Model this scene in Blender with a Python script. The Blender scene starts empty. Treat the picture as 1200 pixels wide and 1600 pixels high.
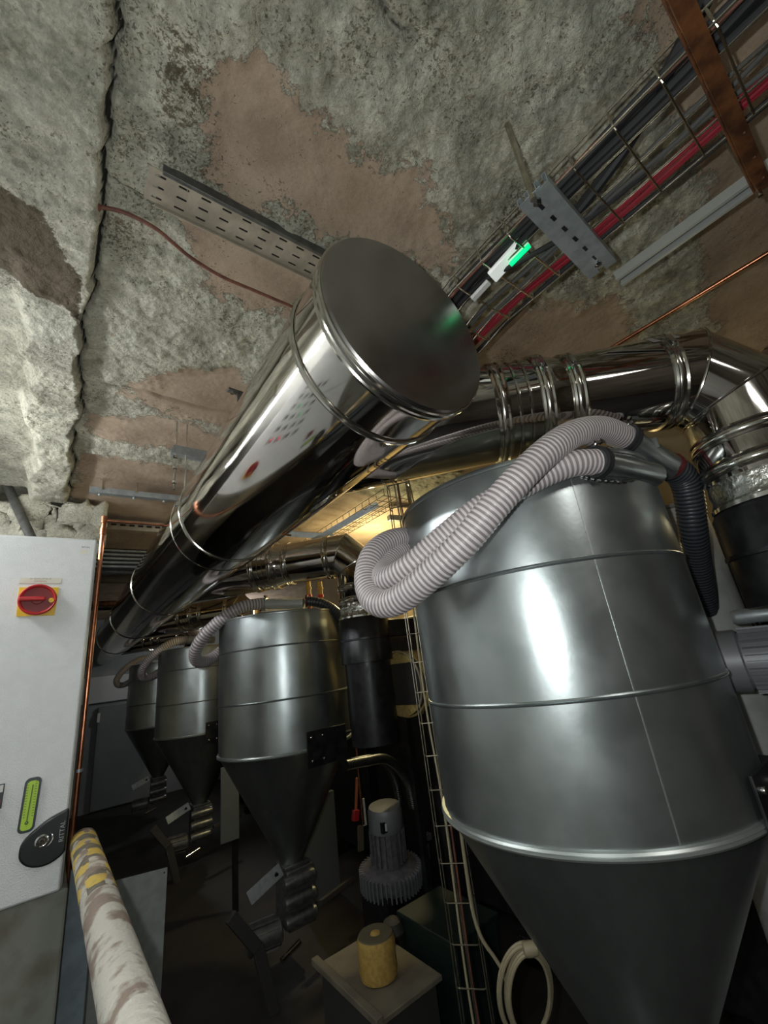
import bpy, math, random
import numpy as np
from mathutils import Vector, Matrix, noise as mnoise
random.seed(7)
S = bpy.context.scene
COL = S.collection
R = math.radians

# ------------------------------------------------------------------ camera
cd = bpy.data.cameras.new('camera'); cam = bpy.data.objects.new('camera', cd); COL.objects.link(cam)
cam.matrix_world = Matrix(((0.79917,-0.10309,-0.5922,0),(-0.58788,-0.33952,-0.73425,0),(-0.12537,0.93493,-0.33194,1.65),(0,0,0,1)))
cd.sensor_fit = 'VERTICAL'; cd.sensor_height = 24.0; cd.sensor_width = 18.0
cd.lens = 24.0*658.5/1600.0
cd.clip_start = .02
S.camera = cam

# ------------------------------------------------------------------ world, lights, exposure
w = bpy.data.worlds.new('world'); S.world = w; w.use_nodes = True
w.node_tree.nodes['Background'].inputs[0].default_value = (.05,.052,.05,1)
w.node_tree.nodes['Background'].inputs[1].default_value = .3
S.view_settings.view_transform = 'Standard'; S.view_settings.look = 'None'
S.view_settings.exposure = 0.0; S.view_settings.gamma = 1.0; S.view_settings.use_curve_mapping = False

def light(name, kind, loc, power, color=(1,1,1), size=.1, sy=None, aim=None, soft=None):
    l = bpy.data.lights.new(name, kind); l.energy = power; l.color = color
    o = bpy.data.objects.new(name, l); COL.objects.link(o); o.location = loc
    if kind == 'AREA':
        l.size = size
        if sy: l.shape = 'RECTANGLE'; l.size_y = sy
    else:
        l.shadow_soft_size = size
    if aim is not None:
        o.rotation_euler = (Vector(aim)-Vector(loc)).to_track_quat('-Z','Y').to_euler()
    return o
# the phone's own flash, a few centimetres from the lens
light('phone_flash', 'POINT', (-.063,.03,1.70), 31, (.95,1,.98), .012)
# tube lamp on the left of the camera, above the cabinets
# warm bulkhead lamp behind the boilers
light('warm_lamp', 'POINT', (2.55,3.3,2.55), 48, (1,.84,.42), .07)
light('added_fill_light', 'AREA', (.5,-1.5,2.85), 16, (1,.98,.92), .25, 1.2, aim=(.5,-1.5,0))  # unseen fill light added behind the camera for broad highlights on the hoppers
light('warm_lamp_near', 'POINT', (2.75,.3,2.25), 2.2, (1,.85,.5), .08)
light('far_lamp', 'POINT', (2.4,7.4,2.5), 22, (.9,.95,1), .1)

# ------------------------------------------------------------------ materials
MATS = {}
def mat(name, col, rough=.5, metal=0., col2=None, scale=8., bump=0., bscale=60., detail=4., lo=.4, hi=.6, emit=None, rvar=0., stretch=None, spec=None, aniso=0.):
    m = bpy.data.materials.new(name); m.use_nodes = True; nt = m.node_tree; N = nt.nodes; L = nt.links
    b = N['Principled BSDF']; b.inputs['Roughness'].default_value = rough; b.inputs['Metallic'].default_value = metal
    b.inputs['Base Color'].default_value = (*col,1)
    if spec is not None: b.inputs['Specular IOR Level'].default_value = spec
    if aniso: b.inputs['Anisotropic'].default_value = aniso
    tc = N.new('ShaderNodeTexCoord'); src = tc.outputs['Object']
    if stretch:
        mp = N.new('ShaderNodeMapping'); mp.inputs['Scale'].default_value = stretch; L.new(src, mp.inputs[0]); src = mp.outputs[0]
    n = N.new('ShaderNodeTexNoise'); n.inputs['Scale'].default_value = scale; n.inputs['Detail'].default_value = detail; L.new(src, n.inputs['Vector'])
    if col2:
        r = N.new('ShaderNodeValToRGB'); r.color_ramp.elements[0].position = lo; r.color_ramp.elements[1].position = hi
        r.color_ramp.elements[0].color = (*col,1); r.color_ramp.elements[1].color = (*col2,1)
        L.new(n.outputs['Fac'], r.inputs[0]); L.new(r.outputs[0], b.inputs['Base Color'])
    if rvar:
        mr = N.new('ShaderNodeMapRange'); mr.inputs['From Min'].default_value = .3; mr.inputs['From Max'].default_value = .7
        mr.inputs['To Min'].default_value = max(0,rough-rvar); mr.inputs['To Max'].default_value = rough+rvar
        L.new(n.outputs['Fac'], mr.inputs[0]); L.new(mr.outputs[0], b.inputs['Roughness'])
    if bump:
        n2 = N.new('ShaderNodeTexNoise'); n2.inputs['Scale'].default_value = bscale; n2.inputs['Detail'].default_value = 5; L.new(src, n2.inputs['Vector'])
        bp = N.new('ShaderNodeBump'); bp.inputs['Strength'].default_value = bump; bp.inputs['Distance'].default_value = .01
        L.new(n2.outputs['Fac'], bp.inputs['Height']); L.new(bp.outputs[0], b.inputs['Normal'])
    if emit:
        b.inputs['Emission Color'].default_value = (*col,1); b.inputs['Emission Strength'].default_value = emit
    MATS[name] = m; return m
mat('polished_steel', (.53,.50,.47), .07, 1, (.60,.57,.54), 5, rvar=.03, bump=.010, bscale=7)
mat('brushed_cap', (.33,.315,.305), .25, 1, (.365,.35,.34), 9, rvar=.025, bump=.02, bscale=30)
mat('band_steel', (.62,.60,.55), .14, 1, bump=.02, bscale=20)
mat('galvanised', (.40,.44,.445), .31, .93, (.45,.49,.495), 9, rvar=.03, bump=.012, bscale=90)
mat('galvanised_streak', (.30,.325,.32), .36, .92, (.25,.27,.265), 3, stretch=(5,5,.4), rvar=.03)
mat('galvanised_rim', (.44,.47,.46), .35, .8); mat('bright_zinc', (.62,.64,.62), .35, .45)
mat('strut_steel', (.40,.44,.45), .42, .55, (.32,.35,.36), 30, rvar=.08)
mat('wire_steel', (.66,.62,.52), .25, 1, (.5,.46,.38), 20)
mat('rusty_steel', (.22,.085,.03), .55, .5, (.09,.035,.018), 18, bump=.2)
mat('copper', (.58,.25,.14), .28, 1, (.42,.17,.09), 22)
mat('copper_cable', (.20,.075,.05), .55, 0, (.13,.05,.035), 40)
mat('black_steel', (.012,.012,.014), .38, .3, (.02,.02,.022), 20, rvar=.1)
mat('black_rubber', (.02,.02,.022), .5)
mat('black_gloss', (.013,.014,.016), .25)
mat('cabinet_paint', (.80,.82,.82), .27, 0, (.77,.79,.785), 30, bump=.30, bscale=230, spec=.9)
mat('cabinet_edge', (.55,.56,.50), .4)
mat('yellow_plastic', (.80,.50,.02), .35); mat('red_plastic', (.50,.028,.03), .35); mat('dark_red_plastic', (.20,.012,.015), .4); mat('sleeve_red', (.09,.008,.01), .45)
mat('label_paper', (.72,.70,.60), .6); mat('grey_print', (.33,.33,.29), .6); mat('white_plastic', (.7,.7,.68), .4)
mat('lime_plastic', (.48,.72,.06), .45); mat('slate_plastic', (.035,.05,.055), .4); mat('handle_black', (.012,.014,.016), .4); mat('dark_olive', (.1,.18,.03), .5)
mat('chrome', (.75,.75,.75), .1, 1)
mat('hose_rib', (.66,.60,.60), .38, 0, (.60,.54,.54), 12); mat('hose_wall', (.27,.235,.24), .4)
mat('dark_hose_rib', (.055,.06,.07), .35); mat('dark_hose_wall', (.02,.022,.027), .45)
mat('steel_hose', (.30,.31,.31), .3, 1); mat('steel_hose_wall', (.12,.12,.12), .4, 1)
mat('red_cable', (.30,.015,.03), .45); mat('grey_cable', (.09,.09,.085), .5); mat('brown_cable', (.10,.07,.045), .5)
mat('beige_cable', (.33,.28,.18), .5)
mat('green_light', (.0,.75,.22), .4, emit=1.3); mat('red_light', (.9,.02,.06), .4, emit=1.5)
mat('tube_glow', (.95,.98,1), .5, emit=62)
mat('sign_white', (.75,.78,.75), .4, emit=.45)
mat('rail_paint', (.27,.205,.165), .7, 0, (.56,.53,.47), 15, bump=.4, bscale=70, lo=.45, hi=.53)
mat('stripe_yellow', (.66,.47,.09), .6, 0, (.50,.36,.13), 40, bump=.2, lo=.5, hi=.6); mat('stripe_dark', (.13,.115,.09), .7, 0, (.20,.17,.13), 50)
mat('pier_concrete', (.24,.245,.215), .8, 0, (.17,.155,.12), 7, bump=.15, bscale=60, lo=.45, hi=.62)
mat('sheet_grey', (.30,.33,.32), .5, .1, (.25,.27,.26), 25, bump=.03); mat('blue_grey', (.17,.21,.24), .6, 0, (.13,.16,.18), 20)
mat('motor_grey', (.16,.155,.17), .55, .2, (.11,.105,.12), 30, bump=.1); mat('motor_light', (.20,.205,.22), .45, .2)
mat('cast_grey', (.09,.09,.085), .5, .5, (.13,.13,.12), 30, bump=.08)
mat('dirty_aluminium', (.30,.31,.31), .4, .8, (.2,.2,.2), 30)
mat('tape_yellow', (.50,.33,.085), .75, 0, (.40,.25,.06), 60, bump=.2); mat('tape_core', (.12,.10,.06), .8)
mat('table_board', (.17,.15,.11), .7, 0, (.13,.11,.08), 9); mat('table_side', (.035,.033,.03), .7)
mat('insulation_yellow', (.50,.37,.14), .8, 0, (.40,.28,.09), 40, bump=.2)
mat('dark_green', (.006,.016,.013), .5); mat('white_wall_pipe', (.42,.43,.42), .6, 0, (.36,.37,.36), 20)
mat('dark_wall', (.055,.045,.035), .85, 0, (.085,.07,.055), 4, bump=.3, bscale=18); mat('pale_wall', (.58,.59,.57), .6, 0, (.50,.51,.49), 2)
mat('brown_wall', (.19,.145,.085), .85, 0, (.26,.20,.12), 3, bump=.2, bscale=20)
mat('far_wall', (.26,.28,.29), .8, 0, (.22,.235,.24), 2)
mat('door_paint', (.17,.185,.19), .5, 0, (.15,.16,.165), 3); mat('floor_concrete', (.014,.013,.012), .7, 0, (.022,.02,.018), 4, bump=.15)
mat('weld', (.30,.31,.31), .3, 1, (.2,.2,.2), 60, bump=.4, bscale=120); mat('foil', (.6,.6,.56), .22, 1, bump=.8, bscale=40)
mat('lead_grey', (.22,.22,.22), .45, .4); mat('orange_plastic', (.55,.16,.06), .5); mat('tape_grey', (.30,.28,.26), .6)
mat('stone_brown', (.20,.085,.05), .8, 0, (.13,.05,.03), 20, bump=.2)
mat('jacket_black', (.035,.033,.032), .55); mat('wall_plate', (.55,.57,.56), .6); mat('dim_panel', (.12,.13,.125), .6)

def rock_material():
    m = bpy.data.materials.new('peeling_plaster'); m.use_nodes = True; nt = m.node_tree; N = nt.nodes; L = nt.links
    b = N['Principled BSDF']; b.inputs['Roughness'].default_value = .82; b.inputs['Specular IOR Level'].default_value = .25
    at = N.new('ShaderNodeAttribute'); at.attribute_name = 'zone'   # r = plaster left on, g = crack, hole or painted recess shade, b = brown stain or darker patch
    sep = N.new('ShaderNodeSeparateColor'); L.new(at.outputs['Color'], sep.inputs[0])
    tc = N.new('ShaderNodeTexCoord')
    def noi(scale, detail=6, rough=.6, dist=0):
        n = N.new('ShaderNodeTexNoise'); n.inputs['Scale'].default_value = scale; n.inputs['Detail'].default_value = detail
        n.inputs['Roughness'].default_value = rough; n.inputs['Distortion'].default_value = dist
        L.new(tc.outputs['Object'], n.inputs['Vector']); return n.outputs['Fac']
    def mth(op, a, c, clamp=False):
        n = N.new('ShaderNodeMath'); n.operation = op; n.use_clamp = clamp
        for i, v in enumerate((a, c)):
            if isinstance(v, (int, float)): n.inputs[i].default_value = v
            else: L.new(v, n.inputs[i])
        return n.outputs[0]
    def ramp(f, p0, p1, c0=(0,0,0), c1=(1,1,1)):
        r = N.new('ShaderNodeValToRGB'); r.color_ramp.elements[0].position = p0; r.color_ramp.elements[1].position = p1
        r.color_ramp.elements[0].color = (*c0,1); r.color_ramp.elements[1].color = (*c1,1); L.new(f, r.inputs[0]); return r.outputs[0]
    def mix(f, a, c):
        n = N.new('ShaderNodeMix'); n.data_type = 'RGBA'
        L.new(f, n.inputs[0]); L.new(a, n.inputs[6]); L.new(c, n.inputs[7]); return n.outputs[2]
    crumb = noi(95,10,.75,.5)
    plaster = ramp(mth('ADD', mth('MULTIPLY', noi(6,8,.65,.4), .55), mth('MULTIPLY', crumb, .45)), .36, .60, (.24,.235,.18), (.72,.70,.575))
    board = ramp(mth('ADD', mth('MULTIPLY', noi(4,5,.5), .7), mth('MULTIPLY', noi(120,4,.6), .3)), .36, .62, (.29,.215,.155), (.43,.335,.25))
    fine = noi(70,10,.72,.6)
    edge = mth('ADD', sep.outputs[0], mth('MULTIPLY', mth('SUBTRACT', noi(26,10,.75,.4), .5), 2.3))
    pf = ramp(edge, .48, .53)
    base = mix(pf, board, plaster)
    pn = mth('ADD', mth('MULTIPLY', noi(120,6,.65,.8), .75), mth('MULTIPLY', noi(4.5,5,.6), .45))
    pn2 = mth('ADD', pn, mth('MULTIPLY', mth('SUBTRACT', 1.0, pf), -.03))
    holes = ramp(pn2, .665, .71)
    dk = N.new('ShaderNodeRGB'); dk.outputs[0].default_value = (.035,.032,.024,1)
    br = N.new('ShaderNodeRGB'); br.outputs[0].default_value = (.155,.125,.085,1)
    base = mix(holes, base, mixc(N,L,base,(.38,.36,.32)))
    thin = ramp(noi(2.6,6,.6,.6), .52, .66)                        # greyer, dirtier sweeps
    base = mix(mth('MULTIPLY', thin, .55), base, mixc(N,L,base,(.52,.50,.48)))
    bs = ramp(mth('ADD', sep.outputs[2], mth('MULTIPLY', mth('SUBTRACT', noi(34,9,.8), .5), 2.4)), .5, .60)
    base = mix(bs, base, br.outputs[0])
    ck = ramp(mth('ADD', sep.outputs[1], mth('MULTIPLY', mth('SUBTRACT', noi(60,5,.6), .5), .35)), .45, .75)
    base = mix(ck, base, dk.outputs[0])
    L.new(base, b.inputs['Base Color'])
    bp = N.new('ShaderNodeBump'); bp.inputs['Strength'].default_value = .9; bp.inputs['Distance'].default_value = .014
    L.new(mth('MULTIPLY', mth('ADD', fine, mth('MULTIPLY', noi(120,4,.6), .35)), mth('ADD', mth('MULTIPLY', pf, .85), .15)), bp.inputs['Height'])
    L.new(bp.outputs[0], b.inputs['Normal'])
    MATS['rock'] = m
def mixc(N, L, a, c):
    n = N.new('ShaderNodeMix'); n.data_type = 'RGBA'; n.blend_type = 'MULTIPLY'; n.inputs[0].default_value = 1
    L.new(a, n.inputs[6]); n.inputs[7].default_value = (*c,1); return n.outputs[2]
rock_material()

# ------------------------------------------------------------------ mesh builder
class MB:
    def __init__(s): s.v = []; s.f = []; s.m = []; s.k = 0
    def add(s, vs, fs):
        o = len(s.v); s.v += [tuple(x) for x in vs]
        s.f += [tuple(i+o for i in f) for f in fs]; s.m += [s.k]*len(fs); return s
    def box(s, a, b, rot=None, about=None):
        x0,y0,z0 = a; x1,y1,z1 = b
        vs = [Vector(p) for p in ((x0,y0,z0),(x1,y0,z0),(x1,y1,z0),(x0,y1,z0),(x0,y0,z1),(x1,y0,z1),(x1,y1,z1),(x0,y1,z1))]
        if rot is not None:
            c = Vector(about) if about else sum(vs, Vector())/8
            vs = [rot @ (v-c) + c for v in vs]
        return s.add(vs, [(0,3,2,1),(4,5,6,7),(0,1,5,4),(1,2,6,5),(2,3,7,6),(3,0,4,7)])
    def bar(s, p, q, wd, ht, up=(0,0,1)):
        p, q = Vector(p), Vector(q); d = (q-p).normalized(); u = Vector(up)
        x = d.cross(u)
        if x.length < 1e-4: x = d.cross(Vector((1,0,0)))
        x.normalize(); z = x.cross(d).normalized()
        vs = [a + x*sx*wd/2 + z*sz*ht/2 for a in (p, q) for sx, sz in ((-1,-1),(1,-1),(1,1),(-1,1))]
        return s.add(vs, [(0,1,2,3),(7,6,5,4),(0,4,5,1),(1,5,6,2),(2,6,7,3),(3,7,4,0)])
    def tube(s, path, r, seg=12, cap=True, closed=False, mi=None):
        P = [Vector(p) for p in path]; n = len(P)
        rr = r if isinstance(r, (list, tuple)) else [r]*n
        T = []
        for i in range(n):
            a = P[(i-1) % n] if closed else P[max(i-1,0)]; b = P[(i+1) % n] if closed else P[min(i+1,n-1)]
            t = (b-a); T.append(t.normalized() if t.length > 1e-9 else Vector((0,0,1)))
        u = T[0].orthogonal().normalized(); vs = []
        for i in range(n):
            u = (u - T[i]*u.dot(T[i]))
            if u.length < 1e-6: u = T[i].orthogonal()
            u.normalize(); w_ = T[i].cross(u)
            for k in range(seg):
                a = 2*math.pi*k/seg; vs.append(P[i] + (u*math.cos(a) + w_*math.sin(a))*rr[i])
        o = len(s.v); s.v += [tuple(v) for v in vs]
        for i in range(n if closed else n-1):
            j = (i+1) % n
            for k in range(seg):
                l = (k+1) % seg
                s.f.append((o+i*seg+k, o+i*seg+l, o+j*seg+l, o+j*seg+k)); s.m.append(mi[i] if mi else s.k)
        if cap and not closed:
            s.f.append(tuple(o+k for k in range(seg))[::-1]); s.m.append(s.k)
            s.f.append(tuple(o+(n-1)*seg+k for k in range(seg))); s.m.append(s.k)
        return s
    def cyl(s, p, q, r, r2=None, seg=24): return s.tube([p, q], [r, r if r2 is None else r2], seg)
    def lathe(s, prof, c=(0,0,0), seg=64, axis=(0,0,1), a0=0, a1=2*math.pi):
        ax = Vector(axis).normalized(); q = Vector((0,0,1)).rotation_difference(ax); c = Vector(c)
        full = abs(a1-a0-2*math.pi) < 1e-6; ns = seg if full else seg+1
        vs = []
        for r, z in prof:
            for k in range(ns):
                a = a0+(a1-a0)*k/seg; vs.append(c + q @ Vector((r*math.cos(a), r*math.sin(a), z)))
        fs = []
        for i in range(len(prof)-1):
            for k in range(seg):
                l = (k+1) % ns; fs.append((i*ns+k, i*ns+l, (i+1)*ns+l, (i+1)*ns+k))
        return s.add(vs, fs)
    def sweep(s, prof, p, q, up=(0,0,1)):     # open profile (x, z) extruded from p to q, given a sheet thickness by solidify later
        p, q = Vector(p), Vector(q); d = (q-p).normalized(); x = d.cross(Vector(up)).normalized(); z = x.cross(d)
        n = len(prof); vs = [a + x*u + z*v for a in (p,q) for u, v in prof]
        return s.add(vs, [(i, i+1, n+i+1, n+i) for i in range(n-1)])

KF = [1.0, 0.0]     # size factor and height shift; scales cabinet, rail, plate about the camera, farther back
def fr(p): return Vector((p[0]*KF[0], p[1]*KF[0], p[2]*KF[0]+KF[1]))
def add_obj(name, mb, mats, parent=None, smooth=True, bevel=0, solid=0, loc=None, angle=35):
    me = bpy.data.meshes.new(name); base = Vector((0,0,0))
    if parent is not None:
        p = parent
        while p is not None: base += p.location; p = p.parent
    if loc is not None: loc = fr(loc); base = Vector(loc)
    me.from_pydata([tuple(fr(v)-base) for v in mb.v], [], mb.f)
    bevel *= KF[0]; solid *= KF[0]
    for m in ([mats] if isinstance(mats, str) else mats): me.materials.append(MATS[m])
    me.polygons.foreach_set('material_index', mb.m)
    me.update()
    if smooth:
        me.polygons.foreach_set('use_smooth', [True]*len(me.polygons)); me.set_sharp_from_angle(angle=R(angle))
    o = bpy.data.objects.new(name, me); COL.objects.link(o)
    if parent is not None: o.parent = parent
    elif loc is not None: o.location = loc
    if solid:
        md = o.modifiers.new('solid','SOLIDIFY'); md.thickness = solid; md.offset = 0
    if bevel:
        md = o.modifiers.new('bevel','BEVEL'); md.width = bevel; md.segments = 2; md.limit_method = 'ANGLE'; md.angle_limit = R(40)
    return o
def tag(o, label=None, cat=None, group=None, kind=None):
    if label: o['label'] = label
    if cat: o['category'] = cat
    if group: o['group'] = group
    if kind: o['kind'] = kind
    return o
def thing(name, label, cat, loc=(0,0,0), group=None):
    o = bpy.data.objects.new(name, None); COL.objects.link(o); o.location = fr(loc); o.empty_display_size = .05
    return tag(o, label, cat, group)
def single(name, mb, mats, label, cat, loc, group=None, **k):
    return tag(add_obj(name, mb, mats, None, loc=loc, **k), label, cat, group)
def struct(name, mb, mats, **k):
    return tag(add_obj(name, mb, mats, None, **k), kind='structure')
def children(o): return [c for c in bpy.data.objects if c.parent == o]
def dup(o, parent=None, off=None, label=None):
    c = o.copy(); COL.objects.link(c)
    if parent is not None: c.parent = parent
    if off is not None: c.location = o.location + Vector(off)
    if label: c['label'] = label
    for ch in children(o): dup(ch, c)
    return c
def shared(name, src, parent, loc, rot=None):      # a piece that reuses another piece's mesh
    o = bpy.data.objects.new(name, src.data); COL.objects.link(o); o.parent = parent; o.location = loc
    if rot is not None: o.rotation_euler = rot
    return o
def spline(pts, n=12, closed=False):
    P = [Vector(p) for p in pts]; out = []; N = len(P)
    for i in range(N if closed else N-1):
        a = P[(i-1) % N] if closed else P[max(i-1,0)]; b = P[i]; c = P[(i+1) % N]; d = P[(i+2) % N] if closed else P[min(i+2,N-1)]
        for k in range(n):
            t = k/n
            out.append(.5*((2*b)+(c-a)*t+(2*a-5*b+4*c-d)*t*t+(3*b-a-3*c+d)*t**3))
    if not closed: out.append(P[-1])
    return out
def resample(path, step):
    out = [path[0]]; acc = 0
    for a, b in zip(path, path[1:]):
        L_ = (b-a).length; t = step-acc
        while t <= L_:
            out.append(a.lerp(b, t/L_)); t += step
        acc = (acc+L_) % step if L_ > 0 else acc
    return out
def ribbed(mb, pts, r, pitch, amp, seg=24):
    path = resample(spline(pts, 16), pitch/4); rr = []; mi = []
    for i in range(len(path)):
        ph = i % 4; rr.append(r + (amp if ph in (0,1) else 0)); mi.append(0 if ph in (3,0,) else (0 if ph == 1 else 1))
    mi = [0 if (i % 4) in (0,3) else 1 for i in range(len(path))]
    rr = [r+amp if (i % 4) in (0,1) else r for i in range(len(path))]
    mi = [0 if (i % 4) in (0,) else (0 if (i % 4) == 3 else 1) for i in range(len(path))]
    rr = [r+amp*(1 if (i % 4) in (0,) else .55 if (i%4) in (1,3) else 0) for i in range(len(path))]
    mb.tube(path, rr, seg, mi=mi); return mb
def text(name, s, size, loc, rot, m, parent, depth=.0006, align='CENTER'):
    cu = bpy.data.curves.new(name, 'FONT'); cu.body = s; cu.size = size*KF[0]; cu.extrude = depth; cu.align_x = align; cu.align_y = 'CENTER'
    t = bpy.data.objects.new(name, cu); COL.objects.link(t)
    dg = bpy.context.evaluated_depsgraph_get(); me = bpy.data.meshes.new_from_object(t.evaluated_get(dg)); bpy.data.objects.remove(t)
    me.materials.clear(); me.materials.append(MATS[m]); o = bpy.data.objects.new(name, me); COL.objects.link(o)
    o.parent = parent; base = Vector((0,0,0)); p = parent
    while p is not None: base += p.location; p = p.parent
    o.location = fr(loc)-base; o.rotation_euler = rot; return o

# ------------------------------------------------------------------ numpy noise for the rough ceiling
_rng = np.random.RandomState(3); _G = _rng.rand(256,256)
def vnoise(x, y):
    xi = np.floor(x).astype(int); yi = np.floor(y).astype(int); xf = x-xi; yf = y-yi
    u = xf*xf*(3-2*xf); v = yf*yf*(3-2*yf); g = lambda a, b: _G[a & 255, b & 255]
    return (g(xi,yi)*(1-u)+g(xi+1,yi)*u)*(1-v)+(g(xi,yi+1)*(1-u)+g(xi+1,yi+1)*u)*v
def fbm(x, y, o=5):
    s = 0; a = .5
    for i in range(o): s = s+a*vnoise(x*2**i+i*17.3, y*2**i+i*9.1); a *= .5
    return s
def sd_poly(px, py, poly):
    P = np.array(poly); d = np.full(px.shape, 1e9); ins = np.zeros(px.shape, bool)
    for i in range(len(P)):
        a = P[i]; b = P[(i+1) % len(P)]; e = b-a; wx = px-a[0]; wy = py-a[1]
        t = np.clip((wx*e[0]+wy*e[1])/(e@e), 0, 1); d = np.minimum(d, np.hypot(wx-t*e[0], wy-t*e[1]))
        c = ((a[1] > py) != (b[1] > py)) & (px < (b[0]-a[0])*(py-a[1])/(b[1]-a[1]+1e-12)+a[0]); ins ^= c
    return np.where(ins, -d, d)
def grid_obj(name, X, Y, Z, zone):
    ny, nx = X.shape; me = bpy.data.meshes.new(name)
    co = np.stack([X,Y,Z],-1).reshape(-1,3); i = np.arange(ny*nx).reshape(ny,nx)
    q = np.stack([i[:-1,:-1], i[1:,:-1], i[1:,1:], i[:-1,1:]],-1).reshape(-1,4)
    me.vertices.add(len(co)); me.vertices.foreach_set('co', co.ravel())
    me.loops.add(q.size); me.loops.foreach_set('vertex_index', q.ravel())
    me.polygons.add(len(q)); me.polygons.foreach_set('loop_start', np.arange(0,q.size,4)); me.polygons.foreach_set('loop_total', np.full(len(q),4))
    me.update(calc_edges=True); me.validate()
    me.polygons.foreach_set('use_smooth', [True]*len(me.polygons))
    ca = me.color_attributes.new('zone','FLOAT_COLOR','POINT')
    ca.data.foreach_set('color', np.concatenate([zone.reshape(-1,3), np.ones((ny*nx,1))],1).ravel())
    me.materials.append(MATS['rock']); o = bpy.data.objects.new(name, me); COL.objects.link(o); return o
def sstep(x, a, b):
    t = np.clip((x-a)/(b-a), 0, 1); return t*t*(3-2*t)

# ================================================================== STRUCTURE
CZ = 2.98
xs = np.concatenate([np.arange(-1.35,-.3,.03), np.arange(-.3,1.9,.007), np.arange(1.9,3.3,.014)])
ys = np.concatenate([np.arange(-2.6,-.35,.06), np.arange(-.35,2.4,.007), np.arange(2.4,4.4,.014), np.arange(4.4,9.2,.06)])
X, Y = np.meshgrid(xs, ys)
brown = [ [(.15,.6),(.23,.53),(.41,.56),(.72,.57),(1.05,.60),(1.0,.70),(.66,.76),(.42,.83),(.21,.83)],
          [(.2,.97),(.38,.92),(.59,.94),(.62,1.2),(.36,1.2),(.26,1.06)],
          [(.24,1.72),(.53,1.55),(.75,1.95),(.47,2.1),(.16,2.0)],
          [(.05,2.23),(.47,2.1),(.74,2.2),(.7,2.40),(.06,2.40)],
          [(1.25,-.05),(1.30,-.4),(2.63,-.3),(3.2,.19),(3.2,.4),(2.3,.22),(1.7,.10)],
          [(1.30,.80),(1.78,.44),(2.21,.52),(3.2,.5),(3.2,2),(1.3,2)],
          [(.91,-.03),(1.0,-.6),(1.9,-.6),(1.64,-.11),(1.34,.00)],
          [(.02,2.66),(3.2,2.60),(3.2,9.3),(.02,9.3)] ]
sd = np.full(X.shape, 1e9)
for p in brown: sd = np.minimum(sd, sd_poly(X, Y, p))
wob = (fbm(X*7, Y*7, 4)-.47)*.16
plaster = sstep(sd+wob, -.08, .10)
plaster = plaster*(.78+.22*sstep(fbm(X*3+5, Y*3, 3), .3, .5))
big = fbm(X*2.2+3, Y*2.2+1, 4)-.47; mid = fbm(X*13, Y*13, 4)-.47; fin = fbm(X*60, Y*60, 3)-.44
hc = (vnoise(X*26+3, Y*26) > .80)*1.0
Z = CZ + big*.05*plaster + mid*.030*plaster + fin*.016*plaster - .018*plaster + .003*(1-plaster)*fin
# left downstand: a rough beam soffit a little lower than the slab, a ragged crack between
edge = -.028+(fbm(Y*5+2, Y*0+7, 4)-.47)*.06+(fbm(Y*30, Y*0+3, 3)-.45)*.030
left = sstep(edge-X, -.004, .012)*(1-sstep(Y, 3.35, 3.4))
Z -= left*(.045+.02*big+.012*mid)
far_l = sstep(X, -.26, -.20+0*X)                              # the beam's own left arris, then a recess
jag = -.20+(fbm(Y*9, Y*0+1, 4)-.47)*.10
Z += (1-sstep(X-jag, -.03, .01))*sstep(Y, 1.2, 1.9)*.10
crack = np.exp(-((X-edge)/.0065)**2)*(1-sstep(Y, 3.3, 3.4))*(.75+.5*vnoise(Y*14, Y*0+9))
Z += np.clip(crack,0,1)*.045
# ragged shallow joints across the slab
j1 = np.exp(-((Y-1.93-.03*X-(fbm(X*8,X*0+4,3)-.47)*.05)/.010)**2)*sstep(X,-.02,.02)*(1-sstep(X,.62,.7))
j2 = np.exp(-((Y-.965-.02*np.sin(X*9))/.006)**2)*sstep(X,-.02,.0)*(1-sstep(X,.10,.15))
j3 = np.exp(-((Y-.28-(fbm(X*5,X*0+14,3)-.47)*.1)/.008)**2)*sstep(X,.30,.34)*(1-sstep(X,.48,.55))*.9
Z += (j1+j2+j3)*.02
zone = np.zeros(X.shape+(3,))
zone[...,0] = np.clip(plaster+left, 0, 1)
zone[...,1] = np.clip(crack + j1*.55 + j2*.8 + j3*.8, 0, 1)
stain = sd_poly(X, Y, [(-.40,1.05),(-.24,1.10),(-.15,1.12),(-.09,1.27),(-.055,1.30),(-.05,1.52),(-.085,1.46),(-.16,1.45),(-.25,1.40),(-.40,1.40)])
zone[...,2] = 1-sstep(stain, -.02, .03)
dark = np.exp(-(((X-.11)/.10)**2+((Y-.66)/.20)**2))*.85       # darker brown patch beside the crack
zone[...,2] = np.clip(zone[...,2]+dark*.62, 0, 1)
zone[...,1] = np.maximum(zone[...,1], (1-sstep(X-jag,-.05,.0))*sstep(Y,2.2,2.7)*.5)  # recess beyond the arris darkened in the colour, standing in for shade
tag(grid_obj('ceiling', X, Y, Z, zone), kind='structure')

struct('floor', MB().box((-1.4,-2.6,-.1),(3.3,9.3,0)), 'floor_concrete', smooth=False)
struct('wall_left', MB().box((-1.45,-2.6,0),(-1.3,9.3,3.1)), 'pale_wall', smooth=False)
struct('wall_right', MB().box((3.2,-2.6,0),(3.35,9.3,3.1)), 'brown_wall', smooth=False)
struct('wall_back', MB().box((-1.4,-2.75,0),(3.3,-2.6,3.1)), 'dark_wall', smooth=False)
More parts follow.
